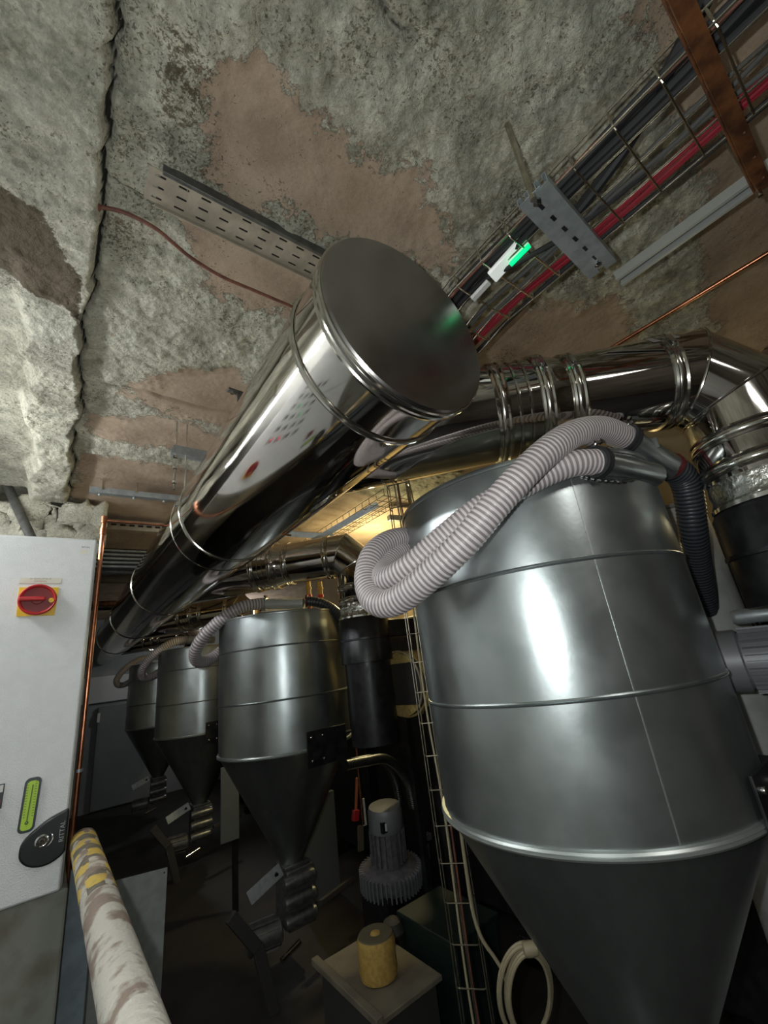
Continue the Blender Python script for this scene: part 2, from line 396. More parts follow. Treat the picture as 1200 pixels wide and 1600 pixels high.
# far wall with a paler band above the door
m = MB(); m.box((-1.4,9.2,0),(3.3,9.35,3.1)); struct('wall_far', m, 'far_wall', smooth=False)
struct('trim_1', MB().box((-1.35,9.14,1.60),(3.25,9.2,2.02)), 'wall_plate', bevel=.01)
d = MB(); d.box((.70,9.12,.02),(1.62,9.19,1.53)); door = struct('door_1', d, 'door_paint', bevel=.008)
add_obj('door_handle', MB().box((1.53,9.06,.85),(1.57,9.12,.98)), 'strut_steel', door, bevel=.004)
add_obj('hinge', MB().box((.69,9.10,1.30),(.73,9.12,1.44)), 'white_plastic', door, bevel=.003)
# cross beam with rough face at the end of the left soffit
m = MB()
xs2 = np.arange(-1.3,.19,.02); zs2 = np.arange(2.62,2.96,.02)
Xg, Zg = np.meshgrid(xs2, zs2); Yg = 3.55+(fbm(Xg*9,Zg*9,4)-.47)*.07
zn = np.zeros(Xg.shape+(3,)); zn[...,0] = 1; zn[...,1] = np.clip(1-np.abs((Zg-2.66))/.02,0,1)*.6
o = grid_obj('trim_2', Xg, Yg, Zg, zn); tag(o, kind='structure')
md = o.modifiers.new('thick','SOLIDIFY'); md.thickness = .2; md.offset = -1
# pier under the cabinets
struct('trim_3', MB().box((-1.3,2.12,0),(.123,2.75,1.068)), 'pier_concrete', smooth=False, bevel=.008)

# ================================================================== MAIN FLUE DUCT
def duct_x(y): return .613+.010*(y-.56)
def duct_z(y): return 2.413+.004*(y-.56)
main = thing('flue_duct', 'large polished steel flue duct with flat end cap running down the room under the ceiling', 'duct', (.613,.56,2.413))
def dpt(y): return Vector((duct_x(y), y, duct_z(y)))
dax = (dpt(2)-dpt(1)).normalized()
joints = [.60,.725,1.93,2.13,3.55,5.1,6.9,9.1]
for i, (a, b) in enumerate(zip(joints, joints[1:])):
    r = .238 if i == 0 else .24
    add_obj('duct_section', MB().lathe([(r,0),(r,(dpt(b)-dpt(a)).length)], dpt(a), 96, dax), 'polished_steel', main)
def ring(prof, y, name, m='band_steel'):
    return add_obj(name, MB().lathe(prof, dpt(y), 96, dax), m, main)
ring([(.238,.0),(.246,.001),(.2475,.005),(.246,.009),(.243,.012),(.2475,.016),(.2475,.022),(.243,.026),(.246,.03),(.244,.036),(.238,.038)], .565, 'end_band')
for y in (.72,1.93,2.13,3.55,5.1,6.9):
    ring([(.239,-.008),(.244,-.006),(.2455,-.002),(.2425,.001),(.2455,.005),(.244,.009),(.239,.011)] if y != 2.13 else [(.239,-.004),(.2425,0),(.239,.004)], y, 'joint_ring')
cap = add_obj('end_cap', MB().lathe([(0.001,-.004),(.06,-.0035),(.15,-.001),(.225,0),(.2395,.001),(.243,.006),(.241,.016)], dpt(.557), 96, dax), 'brushed_cap', main)
tag(cap, 'dull brushed round end plate')
add_obj('inner_seam', MB().lathe([(.2403,0),(.2412,.002),(.2403,.004)], dpt(.60), 96, dax), 'band_steel', main)

# ================================================================== BRANCH FLUES
SP = 2.248
def branch(k):
    base = Vector((1.68,.22,1.957)); d = Vector((-1,1,0)).normalized(); zb = 2.413; r = .15
    labels = ['polished steel branch flue with elbow rising behind the nearest hopper',
              'polished steel branch flue with elbow above the second hopper, lit yellow',
              'polished steel branch flue joining the duct above the third hopper',
              'polished steel branch flue joining the duct above the farthest hopper']
    t = thing('branch_flue', labels[0], 'duct', base, 'branch flues joining the main duct')
    up = Vector((0,0,1)); top = Vector((1.68,.22,zb))
    k1 = .105                                                     # mitred elbow corner distance
    A = top-up*k1; B = top+d*k1; mid = (B-A).normalized()
    def mitre(P, n, r, ref):                                       # ring of a cylinder (axis ref) cut by the plane (P, n)
        e1 = Vector((1,1,0)).normalized(); e2 = ref.cross(e1).normalized(); out = []
        for i in range(64):
            a = 2*math.pi*i/64; o_ = e1*math.cos(a)+e2*math.sin(a); s_ = -(o_*r).dot(n)/ref.dot(n)
            out.append(P+o_*r+ref*s_)
        return out
    n1 = (up+mid).normalized(); n2 = (mid+d).normalized()
    e1 = Vector((1,1,0)).normalized()
    def circ(P, ref, r):
        e2 = ref.cross(e1).normalized(); return [P+(e1*math.cos(2*math.pi*i/64)+e2*math.sin(2*math.pi*i/64))*r for i in range(64)]
    def skin(name, ra, rb, m='polished_steel'):
        mb = MB(); mb.add(ra+rb, [(i,(i+1)%64,64+(i+1)%64,64+i) for i in range(64)]); return add_obj(name, mb, m, t)
    r1 = mitre(A, n1, r, up); r2 = mitre(B, n2, r, mid)
    skin('riser_section', circ(base+up*.07, up, r), mitre(A, n1, r, up))
    skin('elbow_segment', mitre(A, n1, r, mid), mitre(B, n2, r, mid))
    L1 = .20; L2 = .50
    skin('elbow_segment', mitre(B, n2, r, d), circ(top+d*L1, d, r))
    skin('straight_section', circ(top+d*L1, d, r), circ(top+d*L2, d, r))
    for P_, n_, rf in ((A, n1, mid), (B, n2, mid)):
        e = MB(); e.tube(mitre(P_, n_, r+.001, rf), .004, 8, closed=True); add_obj('mitre_seam', e, 'band_steel', t)
    def band(P_, ax, name='clamp_band', rad=.15, lock=True):
        mb = MB(); mb.lathe([(rad,-.022),(rad+.006,-.021),(rad+.009,-.015),(rad+.005,-.009),(rad+.008,-.004),(rad+.008,.004),(rad+.005,.009),(rad+.009,.015),(rad+.006,.021),(rad,.022)], P_, 64, ax)
        o = add_obj(name, mb, 'band_steel', t)
        if lock:
            q = Vector((-.62,-.62,.35)); q = (q-Vector(ax)*q.dot(Vector(ax))).normalized()
            c = Vector(P_)+q*(rad+.012); lk = MB(); tt = Vector(ax).cross(q).normalized()
            lk.bar(c-tt*.018, c+tt*.018, .014, .012, q); lk.cyl(c-tt*.03, c+tt*.03, .0035, seg=8)
            add_obj('band_lock', lk, 'chrome', o)
        return o
    band(top+d*L1, d); band(top+d*L2, d)
    band(base+up*.20, up); band(base+up*.11, up)
    # larger wye throat between the reducer and the main duct
    R2_ = .158
    mb = MB(); mb.lathe([(.15,0),(.162,.05),(.168,.06)], top+d*(L2+.02), 64, d); add_obj('reducer', mb, 'polished_steel', t)
    band(top+d*(L2+.10), d, rad=.166); band(top+d*(L2+.24), d, rad=.167, lock=False)
    for q_ in (.155,.19): add_obj('swage_ring', MB().lathe([(.165,-.005),(.170,-.003),(.170,.003),(.165,.005)], top+d*(L2+q_), 64, d), 'band_steel', t)
    end = 1.50
    mb = MB(); mb.lathe([(.165,0),(.165,.14),(.166,.15),(.185,end-L2-.09)], top+d*(L2+.08), 64, d); add_obj('wye_throat', mb, 'polished_steel', t)
    # crimped foil collar at the boiler outlet
    mb = MB(); pr = [(.152,.0),(.158,.01),(.150,.03),(.154,.05),(.151,.075)]; mb.lathe(pr, base, 64); add_obj('foil_collar', mb, 'foil', t)
    mb = MB(); mb.lathe([(.151,-.012),(.163,-.01),(.163,.002),(.151,.004)], base, 64); add_obj('collar_flange', mb, 'band_steel', t)
    # inspection cap on the back of the elbow
    c = top+ (up-d).normalized()*.0 + d*(-.13)+up*(-.02); q = (up*.55-d).normalized()
    mb = MB(); mb.lathe([(.05,-.08),(.05,.05),(.054,.05),(.054,.065),(.05,.067),(.001,.068)], c, 32, q); add_obj('inspection_cap', mb, 'band_steel', t)
    return t, labels
br, labs = branch(0)
st = MB(); P0 = Vector((1.68,.22,2.413))+Vector((-1,1,0)).normalized()*.20
nn = Vector((-.55,-.55,.62)).normalized(); st.bar(P0+nn*.1515+Vector((.028,-.028,0)), P0+nn*.1515-Vector((.028,-.028,0)), .05, .001, nn)
for k in range(1,4): dup(br, None, (0,SP*k,0), labs[k])
add_obj('paper_sticker', st, 'tape_grey', br, smooth=False)

# ================================================================== HOPPERS
TX, TY = 1.378, .883
def hopper(zt, dy, label):
    TY = .883+dy
    t = thing('storage_hopper', label, 'hopper', (TX,TY,.5), 'galvanised hoppers in a row')
    r = .45; c = (TX,TY,0)
    for a, b in ((1.195,1.505),(1.505,1.837),(1.837,zt)):
        add_obj('shell_panel', MB().lathe([(r,a),(r,b)], c, 128), 'galvanised', t)
    for z in (1.505,1.837):
        add_obj('seam_ring', MB().lathe([(r,z-.006),(r+.003,z-.005),(r+.0045,z-.002),(r+.001,z),(r+.0045,z+.002),(r+.003,z+.005),(r,z+.006)], c, 128), 'galvanised', t)
    tag(add_obj('rim', MB().lathe([(r,1.185),(r+.009,1.186),(r+.012,1.191),(r+.007,1.195),(r+.012,1.199),(r+.009,1.204),(r,1.206)], c, 128), 'galvanised_rim', t), 'bright folded rim')
    add_obj('top_edge', MB().lathe([(r,zt-.014),(r+.004,zt-.012),(r+.005,zt-.004),(r+.003,zt+.002),(r-.01,zt+.004)], c, 128), 'galvanised', t)
    add_obj('lid', MB().lathe([(r-.002,zt),(.2,zt+.008),(.001,zt+.012)], c, 128), 'galvanised', t)
    add_obj('cone', MB().lathe([(r,1.195),(r-.005,1.185),(.08,.535),(.075,.52)], c, 128), 'galvanised_streak', t)
    a = R(-127.5); u = Vector((math.cos(a),math.sin(a),0)); mb = MB()
    for z0, z1 in ((1.205,1.499),(1.511,1.831),(1.843,zt-.014)):
        p = Vector(c)+u*(r+.0002); mb.bar(p+Vector((0,0,z0)), p+Vector((0,0,z1)), .0032, .0014, u)
    add_obj('welded_seam', mb, 'galvanised_rim', t)
    mb = MB(); mb.box((TX-.085,TY-.085,.50),(TX+.085,TY+.085,.52)); add_obj('outlet_flange', mb, 'dirty_aluminium', t, bevel=.003)
    # black bolted bracket
    y = TY-.457
    mb = MB(); mb.box((TX-.075,y-.008,1.10),(TX+.21,y,1.30)); mb.box((TX+.21,y-.008,1.24),(TX+.33,y+.06,1.25)); mb.box((TX+.12,y,1.12),(TX+.21,y+.10,1.13)); mb.box((TX+.12,y,1.27),(TX+.21,y+.10,1.28))
    bk = add_obj('bracket_plate', mb, 'black_steel', t, bevel=.002)
    b0 = None
    for i, (bx, bz) in enumerate(((-.045,1.265),(.035,1.265),(-.045,1.135),(.035,1.135))):
        mb = MB(); mb.lathe([(.009,0),(.009,.003),(.0075,.008),(.003,.0105),(.0005,.011)], (TX+bx,y-.008,bz), 14, (0,-1,0))
        if b0 is None: b0 = add_obj('bolt', mb, 'chrome', bk)
        else: shared('bolt', b0, bk, Vector((TX+bx,y-.008,bz))-Vector((TX-.045,y-.008,1.265)))
    return t
h1 = hopper(2.15, 0, 'nearest and largest looking galvanised steel hopper with cone bottom at right')
hl = ['second galvanised hopper from the right, its whole cone and black bolted bracket showing',
      'third galvanised hopper, partly hidden behind the left side of the second one',
      'farthest and smallest looking galvanised hopper at the left end of the row']
h2 = hopper(2.058, SP, hl[0])
hs = [h1, h2]+[dup(h2, None, (0,SP*k,0), hl[k]) for k in (1,2)]

# steel inlet pipes on the hopper lids
def inlet(label, path, r, weld=None, clamp=True, cuff='black_rubber', pm='galvanised', lug=None, group='hopper inlet pipes'):
    t = thing('inlet_pipe', label, 'pipe', path[-1], group)
    P = spline(path, 8); mb = MB(); mb.tube(P, r, 28); add_obj('pipe', mb, pm, t)
    ax = (P[1]-P[0]).normalized()
    if clamp:
        for s_, rr in ((0.004,r+.008),):
            mb = MB(); mb.lathe([(r,-.012),(rr,-.011),(rr+.001,-.005),(rr-.001,0),(rr+.001,.005),(rr,.011),(r,.012)], P[0]+ax*s_, 32, ax); add_obj('rubber_cuff', mb, cuff, t)
            q = ax.orthogonal().normalized(); q = Vector((0,0,1)); q = (q-ax*q.dot(ax)).normalized(); tt = ax.cross(q)
            c = P[0]+ax*s_+q*(rr+.008); lk = MB(); lk.cyl(c-tt*.028, c+tt*.028, .004, seg=8); lk.bar(c-tt*.012, c+tt*.012, .014, .018, q); lk.cyl(c+tt*.02,c+tt*.03,.008,seg=6)
            add_obj('clamp_screw', lk, 'chrome', t)
    if weld:
        for wp, wr in weld:
            mb = MB(); ring_ = []
            for i in range(40):
                a = 2*math.pi*i/40; ring_.append(Vector(wp)+Vector((math.cos(a)*wr*1.9, math.sin(a)*wr, .001*math.sin(i*2.1))))
            mb.tube(ring_, [.006+.0025*math.sin(i*1.7) for i in range(40)], 8, closed=True); add_obj('weld_bead', mb, 'weld', t)
    if lug:
        mb = MB(); L_ = Vector(lug); mb.bar(L_, L_+Vector((0,0,.035)), .035, .004, (1,0,0)); add_obj('lug', mb, 'galvanised', t)
    return t
a0 = (1.374,0.450,2.211); a1 = (1.582,0.414,2.129)
inlet('straight steel inlet pipe on the nearest hopper lid, white hose clamped to it', [a0, a1], .041, lug=(1.448,0.408,2.170))
b0_ = (1.145,0.463,2.092)
lp = inlet('lower steel inlet pipe welded into the nearest hopper lid', [b0_, (1.435,0.429,2.087)], .036)
mb = MB(); wp = spline([(1.122,0.511,2.072), (1.148,0.495,2.056), (1.192,0.472,2.045), (1.248,0.450,2.044), (1.326,0.433,2.062)], 10)
mb.tube(wp, [.0055+.0022*math.sin(i*1.7) for i in range(len(wp))], 8); add_obj('weld_bead', mb, 'weld', lp)
# tank 2-4 pipes
def far_pipes(k, lab1):
    off = Vector((0,SP*k,0))
    p = [Vector((1.198,3.002,2.152))+off, Vector((1.412,2.805,2.116))+off]
    inlet(lab1, p, .038, cuff='strut_steel', pm='bright_zinc', group='hopper inlet pipes')
far_pipes(0, 'straight steel inlet pipe lying over the second hopper lid')
far_pipes(1, 'straight steel inlet pipe over the third hopper lid')
far_pipes(2, 'straight steel inlet pipe over the farthest hopper lid')

# ================================================================== HOSES
def hose(label, pts, r, mats=('hose_rib','hose_wall'), pitch=.0135, amp=.0026, seg=28, group=None, name='ribbed_hose'):
    return single(name, ribbed(MB(), pts, r, pitch, amp, seg), list(mats), label, 'hose', pts[0], group, angle=60)
hose('long white ribbed hose from the upper inlet pipe across the front of the nearest hopper',
     [(1.374,0.453,2.218), (1.250,0.463,2.222), (1.099,0.482,2.178), (0.964,0.518,2.098), (0.870,0.596,2.004), (0.804,0.692,1.908), (0.763,0.811,1.839), (0.743,0.926,1.802), (0.739,1.015,1.822), (0.766,1.081,1.900), (0.819,1.107,1.987), (0.917,1.123,2.049), (1.067,1.149,2.085)], .0375,
     group='white ribbed hoses')
hose('second white ribbed hose tucked behind and above the first, ending in the inner loop',
     [(1.140,0.465,2.092), (1.079,0.497,2.090), (1.021,0.554,2.074), (0.949,0.638,2.039), (0.888,0.711,2.002), (0.832,0.794,1.948), (0.782,0.887,1.893), (0.773,0.989,1.879), (0.826,1.075,1.925), (0.919,1.119,1.994), (1.058,1.149,2.041)], .034,
     group='white ribbed hoses')
hp = [(1.194,3.003,2.157), (1.045,3.021,2.141), (0.928,3.075,2.079), (0.831,3.155,1.986), (0.788,3.245,1.892), (0.822,3.344,1.824), (0.914,3.408,1.820), (1.020,3.459,1.879), (1.150,3.560,1.965)]
hh = hose('grey ribbed hose looping off the left side of the second hopper', hp, .040, group='white ribbed hoses', pitch=.02)
h3 = dup(hh, None, (0,SP,0), 'grey ribbed hose looping off the left side of the third hopper')
h4 = dup(hh, None, (0,2*SP,0), 'grey ribbed hose hanging off the left of the farthest hopper')
DH = ('dark_hose_rib','dark_hose_wall')
hose('dark grey ribbed hose dropping down the right side of the nearest hopper',
     [(1.579,0.416,2.132), (1.636,0.411,2.100), (1.685,0.432,2.028), (1.739,0.468,1.940), (1.847,0.521,1.843), (1.973,0.576,1.735), (2.151,0.662,1.591)], .042, DH, pitch=.014, amp=.003)
hose('dark grey smooth hose curving off the inlet pipe of the second hopper',
     [(1.421,2.790,2.131), (1.514,2.753,2.109), (1.609,2.741,2.057), (1.692,2.774,1.984), (1.762,2.851,1.840)], .034, DH, pitch=.02, amp=.0015)
for pth, lb in (([(1.565,0.416,2.141), (1.582,0.413,2.131)], 'thin dark red sleeve ring on the end of the nearest inlet pipe'),
                ([(1.421,2.790,2.131), (1.432,2.782,2.130)], 'thin red sleeve ring on the inlet pipe of the second hopper')):
    single('sleeve_ring', MB().tube([Vector(pth[0]), Vector(pth[1])], .044 if '1.395' else .044, 28), 'sleeve_red', lb, 'sleeve', pth[0], 'red sleeve rings')

# ================================================================== BOILER BODIES
def boiler(k):
    y0 = .22+SP*k
    lab = ['black boiler flue box under the foil collar at the right edge', 'black boiler flue box behind the second hopper', 'black boiler flue box behind the third hopper', 'black boiler flue box behind the farthest hopper'][k]
    t = thing('boiler_flue_box', lab, 'boiler', (1.72,y0,1.62), 'black boiler flue boxes')
    add_obj('casing', MB().lathe([(.155,1.66),(.170,1.662),(.170,1.93),(.160,1.945),(.001,1.946)], (1.68,y0,0), 48), 'black_steel', t)
    if k: add_obj('lower_casing', MB().lathe([(.001,1.18),(.150,1.18),(.150,1.66)], (1.68,y0,0), 40), 'black_steel', t)
    add_obj('casing_band', MB().lathe([(.170,1.80),(.176,1.801),(.176,1.812),(.170,1.813)], (1.68,y0,0), 48), 'black_steel', t)
    add_obj('duct_neck', MB().box((1.80,y0-.10,1.80),(2.37,y0+.10,1.92)), 'black_steel', t, bevel=.01)
    add_obj('body', MB().box((2.36,y0-1.05,.12),(2.95,y0+1.05,1.98)), 'black_steel', t, bevel=.02)
    for s_ in (-.42,.42): add_obj('foot', MB().box((2.25,y0+s_-.05,0),(2.85,y0+s_+.05,.12)), 'black_steel', t, bevel=.005)
    return t
for k in range(4): boiler(k)

# black steel stand columns and insulated drum between the boilers
def drum(k):
    t = thing('insulated_drum', ['black jacketed round drum with yellow insulation showing, beside the nearest hopper','black jacketed drum with yellow insulation behind the second hopper'][k], 'drum', (2.05,2.44+SP*k,1.2), 'insulated drums')
    c = Vector((1.93,2.44+SP*k,1.49))
    add_obj('jacket', MB().lathe([(.001,-.01),(.19,-.01),(.20,0),(.20,.38)], c, 48, (1,.12,0)), 'jacket_black', t)
    add_obj('insulation', MB().lathe([(.2,.01),(.212,.012),(.212,.20),(.2,.202)], c, 40, (1,.12,0), 0, 2*math.pi), 'insulation_yellow', t)
    for a_0, a_1, cut in ((R(38),R(142),.135),(R(218),R(322),-.13)):
        arc = [c+Vector((-.012-.12*(.2*math.cos(a)),.2*math.cos(a),.2*math.sin(a))) for a in np.linspace(a_0,a_1,16)]
        inn = [Vector((p.x,p.y,c.z+cut)) for p in arc]; mb = MB(); off = Vector((-.014,0,0)); n_ = 16
        mb.add([p+off for p in arc]+[p+off for p in inn]+arc+inn, [(i,n_+i,n_+i+1,i+1) for i in range(n_-1)]+[(i,i+1,2*n_+i+1,2*n_+i) for i in range(n_-1)]+[(n_+i,3*n_+i,3*n_+i+1,n_+i+1) for i in range(n_-1)])
        add_obj('insulation_strip', mb, 'insulation_yellow', t)
    e = MB(); e.tube([c+Vector((-.02,.215*math.cos(a),.215*math.sin(a))) for a in np.linspace(R(20),R(215),24)], .007, 8); add_obj('sealing_cord', e, 'beige_cable', t)
    for s_ in (-1,1):
        add_obj('leg', MB().box((2.0,2.44+SP*k+s_*.12-.02,0),(2.04,2.44+SP*k+s_*.12+.02,1.36)), 'black_steel', t)
    return t
drum(0); drum(1)

# ================================================================== ROTARY FEEDERS UNDER THE HOPPERS
def feeder(k):
    lab = ['ribbed cast rotary feeder with its motor under the nearest hopper','ribbed cast rotary feeder with its motor under the second hopper','ribbed cast rotary feeder under the third hopper','ribbed cast rotary feeder under the farthest hopper'][k]
    y = TY+SP*k; t = thing('rotary_feeder', lab, 'feeder', (TX,y,0), 'rotary feeders under the hoppers')
    add_obj('valve_body', MB().box((TX-.08,y-.10,.20),(TX+.10,y+.10,.50)), 'cast_grey', t, bevel=.008)
    g = None
    for i in range(3):
        z = .45-.095*i; mb = MB(); mb.lathe([(.001,-.105),(.030,-.10),(.034,-.08),(.034,.08),(.030,.10),(.001,.105)], (TX-.01,y-.115,z), 20, (1,0,.0))
        if g is None: g = add_obj('rib_cover', mb, 'dirty_aluminium', t); z0 = z
        else: shared('rib_cover', g, t, (0,0,z-z0))
    mx = TX-.22
    mb = MB(); mb.lathe([(.001,-.10),(.06,-.098),(.07,-.09),(.07,.09),(.06,.098),(.001,.10)], (mx,y-.06,.235), 32, (1,-.15,0)); mo = add_obj('motor', mb, 'cast_grey', t)
    for i in range(12):
        a = 2*math.pi*i/12; mb = MB(); c = Vector((mx,y-.06,.235)); ax = Vector((1,-.15,0)).normalized(); e2 = ax.cross(Vector((0,0,1))).normalized(); o_ = Vector((0,0,1))*math.cos(a)+e2*math.sin(a)
        mb.bar(c-ax*.075+o_*.072, c+ax*.075+o_*.072, .005, .014, o_); add_obj('cooling_fin', mb, 'cast_grey', mo)
    add_obj('shaft_end', MB().cyl((TX-.16,y-.16,.13),(TX-.03,y-.13,.155),.016), 'chrome', t)
    add_obj('arm_plate', MB().bar((1.04-1.378+TX,y-.15,.475),(TX-.13,y-.13,.545),.07,.008,(0,-1,.3)), 'strut_steel', t, bevel=.002)
    add_obj('arm_hole', MB().cyl((TX-.165,y-.143,.527),(TX-.165,y-.132,.53),.012,seg=12), 'black_steel', t)
    return t
for k in range(4): feeder(k)
def frame(k, off):
    t = thing('feeder_stand', ['dark angle iron stand under the second hopper','dark angle iron stand under the third hopper'][k], 'stand', (1.25,2.9+off,0), 'angle iron stands')
    for p, q, w_ in (((0.894,2.850,0.488), (1.035,2.850,0.299), .06), ((1.039,2.860,0.305), (1.127,2.860,-0.025), .06), ((1.468,2.950,0.309), (1.774,3.050,0.310), .03)):
        p = Vector(p)+Vector((0,off,0)); q = Vector(q)+Vector((0,off,0))
        add_obj('bar', MB().bar(p, q, w_, .035, (0,-1,.2)), 'table_side', t, bevel=.003)
    return t
frame(0, 0); frame(1, SP)

# ================================================================== BLOWER
bc = Vector((1.91,2.8,.36))
bl = thing('side_channel_blower', 'grey finned side channel blower with upright motor beside the cable ladder', 'blower', (1.91,2.8,0))
add_obj('impeller_housing', MB().lathe([(.001,-.07),(.15,-.07),(.185,-.05),(.195,-.01),(.185,.03),(.14,.05),(.10,.06),(.001,.062)], bc, 48, (-.05,-.1,1)), 'motor_grey', bl)
hx = Vector((-.05,-.1,1)).normalized()
f0 = None
for i in range(44):
    a = 2*math.pi*i/44; e1 = hx.orthogonal().normalized(); e2 = hx.cross(e1); o_ = e1*math.cos(a)+e2*math.sin(a)
    mb = MB(); mb.bar(bc+o_*.190-hx*.07, bc+o_*.190+hx*.035, .008, .030, o_); add_obj('housing_fin', mb, 'motor_light', bl)
add_obj('motor_body', MB().lathe([(.105,.05),(.105,.25),(.11,.255)], bc, 40, hx), 'motor_grey', bl)
for i in range(20):
    a = 2*math.pi*i/20; o_ = e1*math.cos(a)+e2*math.sin(a); mb = MB(); mb.bar(bc+o_*.112+hx*.07, bc+o_*.112+hx*.25, .006, .016, o_); add_obj('motor_fin', mb, 'motor_grey', bl)
add_obj('fan_cowl', MB().lathe([(.112,.25),(.116,.26),(.116,.36),(.105,.385),(.001,.39)], bc, 40, hx), 'motor_light', bl)
mb = MB(); mb.box((1.80,2.675,.62),(1.845,2.70,.68)); add_obj('rating_plate', mb, 'black_gloss', bl)
mb = MB(); mb.box((1.82,2.672,.63),(1.832,2.676,.67)); add_obj('plate_mark', mb, 'white_plastic', bl)
for s_ in (-1,1): add_obj('foot', MB().box((1.91+s_*.12-.03,2.66,0),(1.91+s_*.12+.03,2.94,.30)), 'black_steel', bl)
SHM = ('steel_hose','steel_hose_wall')
hose('front metal hose arching over to the grey blower', [(1.612,2.750,1.043), (1.763,2.750,1.032), (1.923,2.750,1.013), (2.035,2.750,0.933), (2.108,2.750,0.816), (2.127,2.750,0.667)], .032, SHM, pitch=.012, amp=.0015, seg=16, group='metal blower hoses')
hose('rear metal hose arching over beside the grey blower', [(1.772,2.950,1.005), (1.949,2.950,0.992), (2.069,2.950,0.932), (2.141,2.950,0.814), (2.160,2.950,0.645)], .030, SHM, pitch=.012, amp=.0015, seg=16, group='metal blower hoses')
fl = thing('filter_regulator', 'small pale filter regulator to the right of the blower', 'regulator', (2.166,2.700,0.522))
add_obj('bowl', MB().lathe([(.001,-.06),(.018,-.055),(.022,-.03),(.022,.03),(.012,.04),(.001,.042)], (2.151,2.700,0.424), 20), 'motor_light', fl)
add_obj('head', MB().box(tuple(Vector((2.166,2.700,0.492))-Vector((.035,.02,.02))), tuple(Vector((2.166,2.700,0.492))+Vector((.035,.02,.02)))), 'dirty_aluminium', fl, bevel=.004)
add_obj('drain', MB().cyl((2.150,2.700,0.364), (2.132,2.700,0.254), .006, seg=10), 'dirty_aluminium', fl)
sw = thing('wall_switch_box', 'orange and red lever handle with pale plate behind the second hopper', 'switch', (1.885,3.100,0.608))
add_obj('lever', MB().bar((1.906,3.100,0.866), (1.871,3.100,0.671), .02, .015, (0,-1,0)), 'orange_plastic', sw, bevel=.004)
add_obj('grip', MB().bar((1.859,3.080,0.678), (1.845,3.080,0.611), .05, .03, (0,-1,0)), 'red_plastic', sw, bevel=.005)
add_obj('plate', MB().bar((1.946,3.120,0.717), (1.947,3.120,0.548), .035, .01, (0,-1,0)), 'label_paper', sw, bevel=.002)
add_obj('strap', MB().bar((1.909,3.120,0.559), (1.895,3.120,0.409), .05, .01, (0,-1,0)), 'tape_core', sw, bevel=.002)

# ================================================================== WORK BOX WITH TAPE ROLL
tb = thing('ash_box', 'low metal box with a flat brown top board at the bottom of the picture', 'box', (1.33,2.1,0))
add_obj('side_panel', MB().box((1.16,1.90,0),(1.47,2.36,.33)), 'table_side', tb, bevel=.004)
add_obj('top_board', MB().box((1.145,1.875,.33),(1.49,2.38,.35)), 'table_board', tb, bevel=.003)
add_obj('front_lip', MB().box((1.13,1.86,.345),(1.165,2.40,.372)), 'table_board', tb, bevel=.003)
tr = thing('filter_cartridge', 'round yellow ochre filter cartridge standing on the brown board', 'filter', (1.30,2.08,.35))
cc = (1.30,2.08,.35)
add_obj('sleeve', MB().lathe([(.070,.0),(.080,.006),(.086,.03),(.083,.08),(.087,.125),(.080,.148)], cc, 48), 'tape_yellow', tr)
add_obj('end_disc', MB().lathe([(.080,.146),(.076,.152),(.026,.152),(.024,.146)], cc, 48), 'tape_core', tr)
add_obj('core_plug', MB().lathe([(.026,.144),(.022,.154),(.010,.160),(.001,.159)], cc, 24), 'tape_yellow', tr)
gb = thing('dark_green_crate', 'dark green crate beside the brown board box', 'crate', (1.72,2.0,0))
add_obj('body', MB().box((1.56,1.85,0),(1.85,2.25,.42)), 'dark_green', gb, bevel=.01)
add_obj('lid', MB().box((1.55,1.84,.42),(1.86,2.26,.44)), 'dark_green', gb, bevel=.004)
mb = MB(); mb.lathe([(.001,0),(.05,.002),(.06,.02),(.045,.06),(.02,.075),(.001,.078)], (1.52,2.26,.35), 16)
single('crumpled_rag', mb, 'table_side', 'small dark crumpled rag behind the yellow cartridge', 'rag', (1.52,2.26,.35))

# pale panels behind the machinery
single('wall_panel', MB().box((1.66,3.62,.02), (1.99,3.66,.70)), 'dim_panel', 'pale grey panel seen low behind the second hopper', 'panel', (1.66,3.62,.02), bevel=.006)
t = thing('standing_panel', 'pale grey panel between the second and third hoppers, its shaded foot an added dark post', 'panel', (1.27,4.07,0))
add_obj('board', MB().box((1.20,4.05,.47),(1.345,4.07,1.0)), 'dim_panel', t, bevel=.005)
add_obj('post', MB().box((1.30,4.07,0),(1.34,4.10,.98)), 'black_steel', t)  # dark post added where the panel's lower part lies in shade

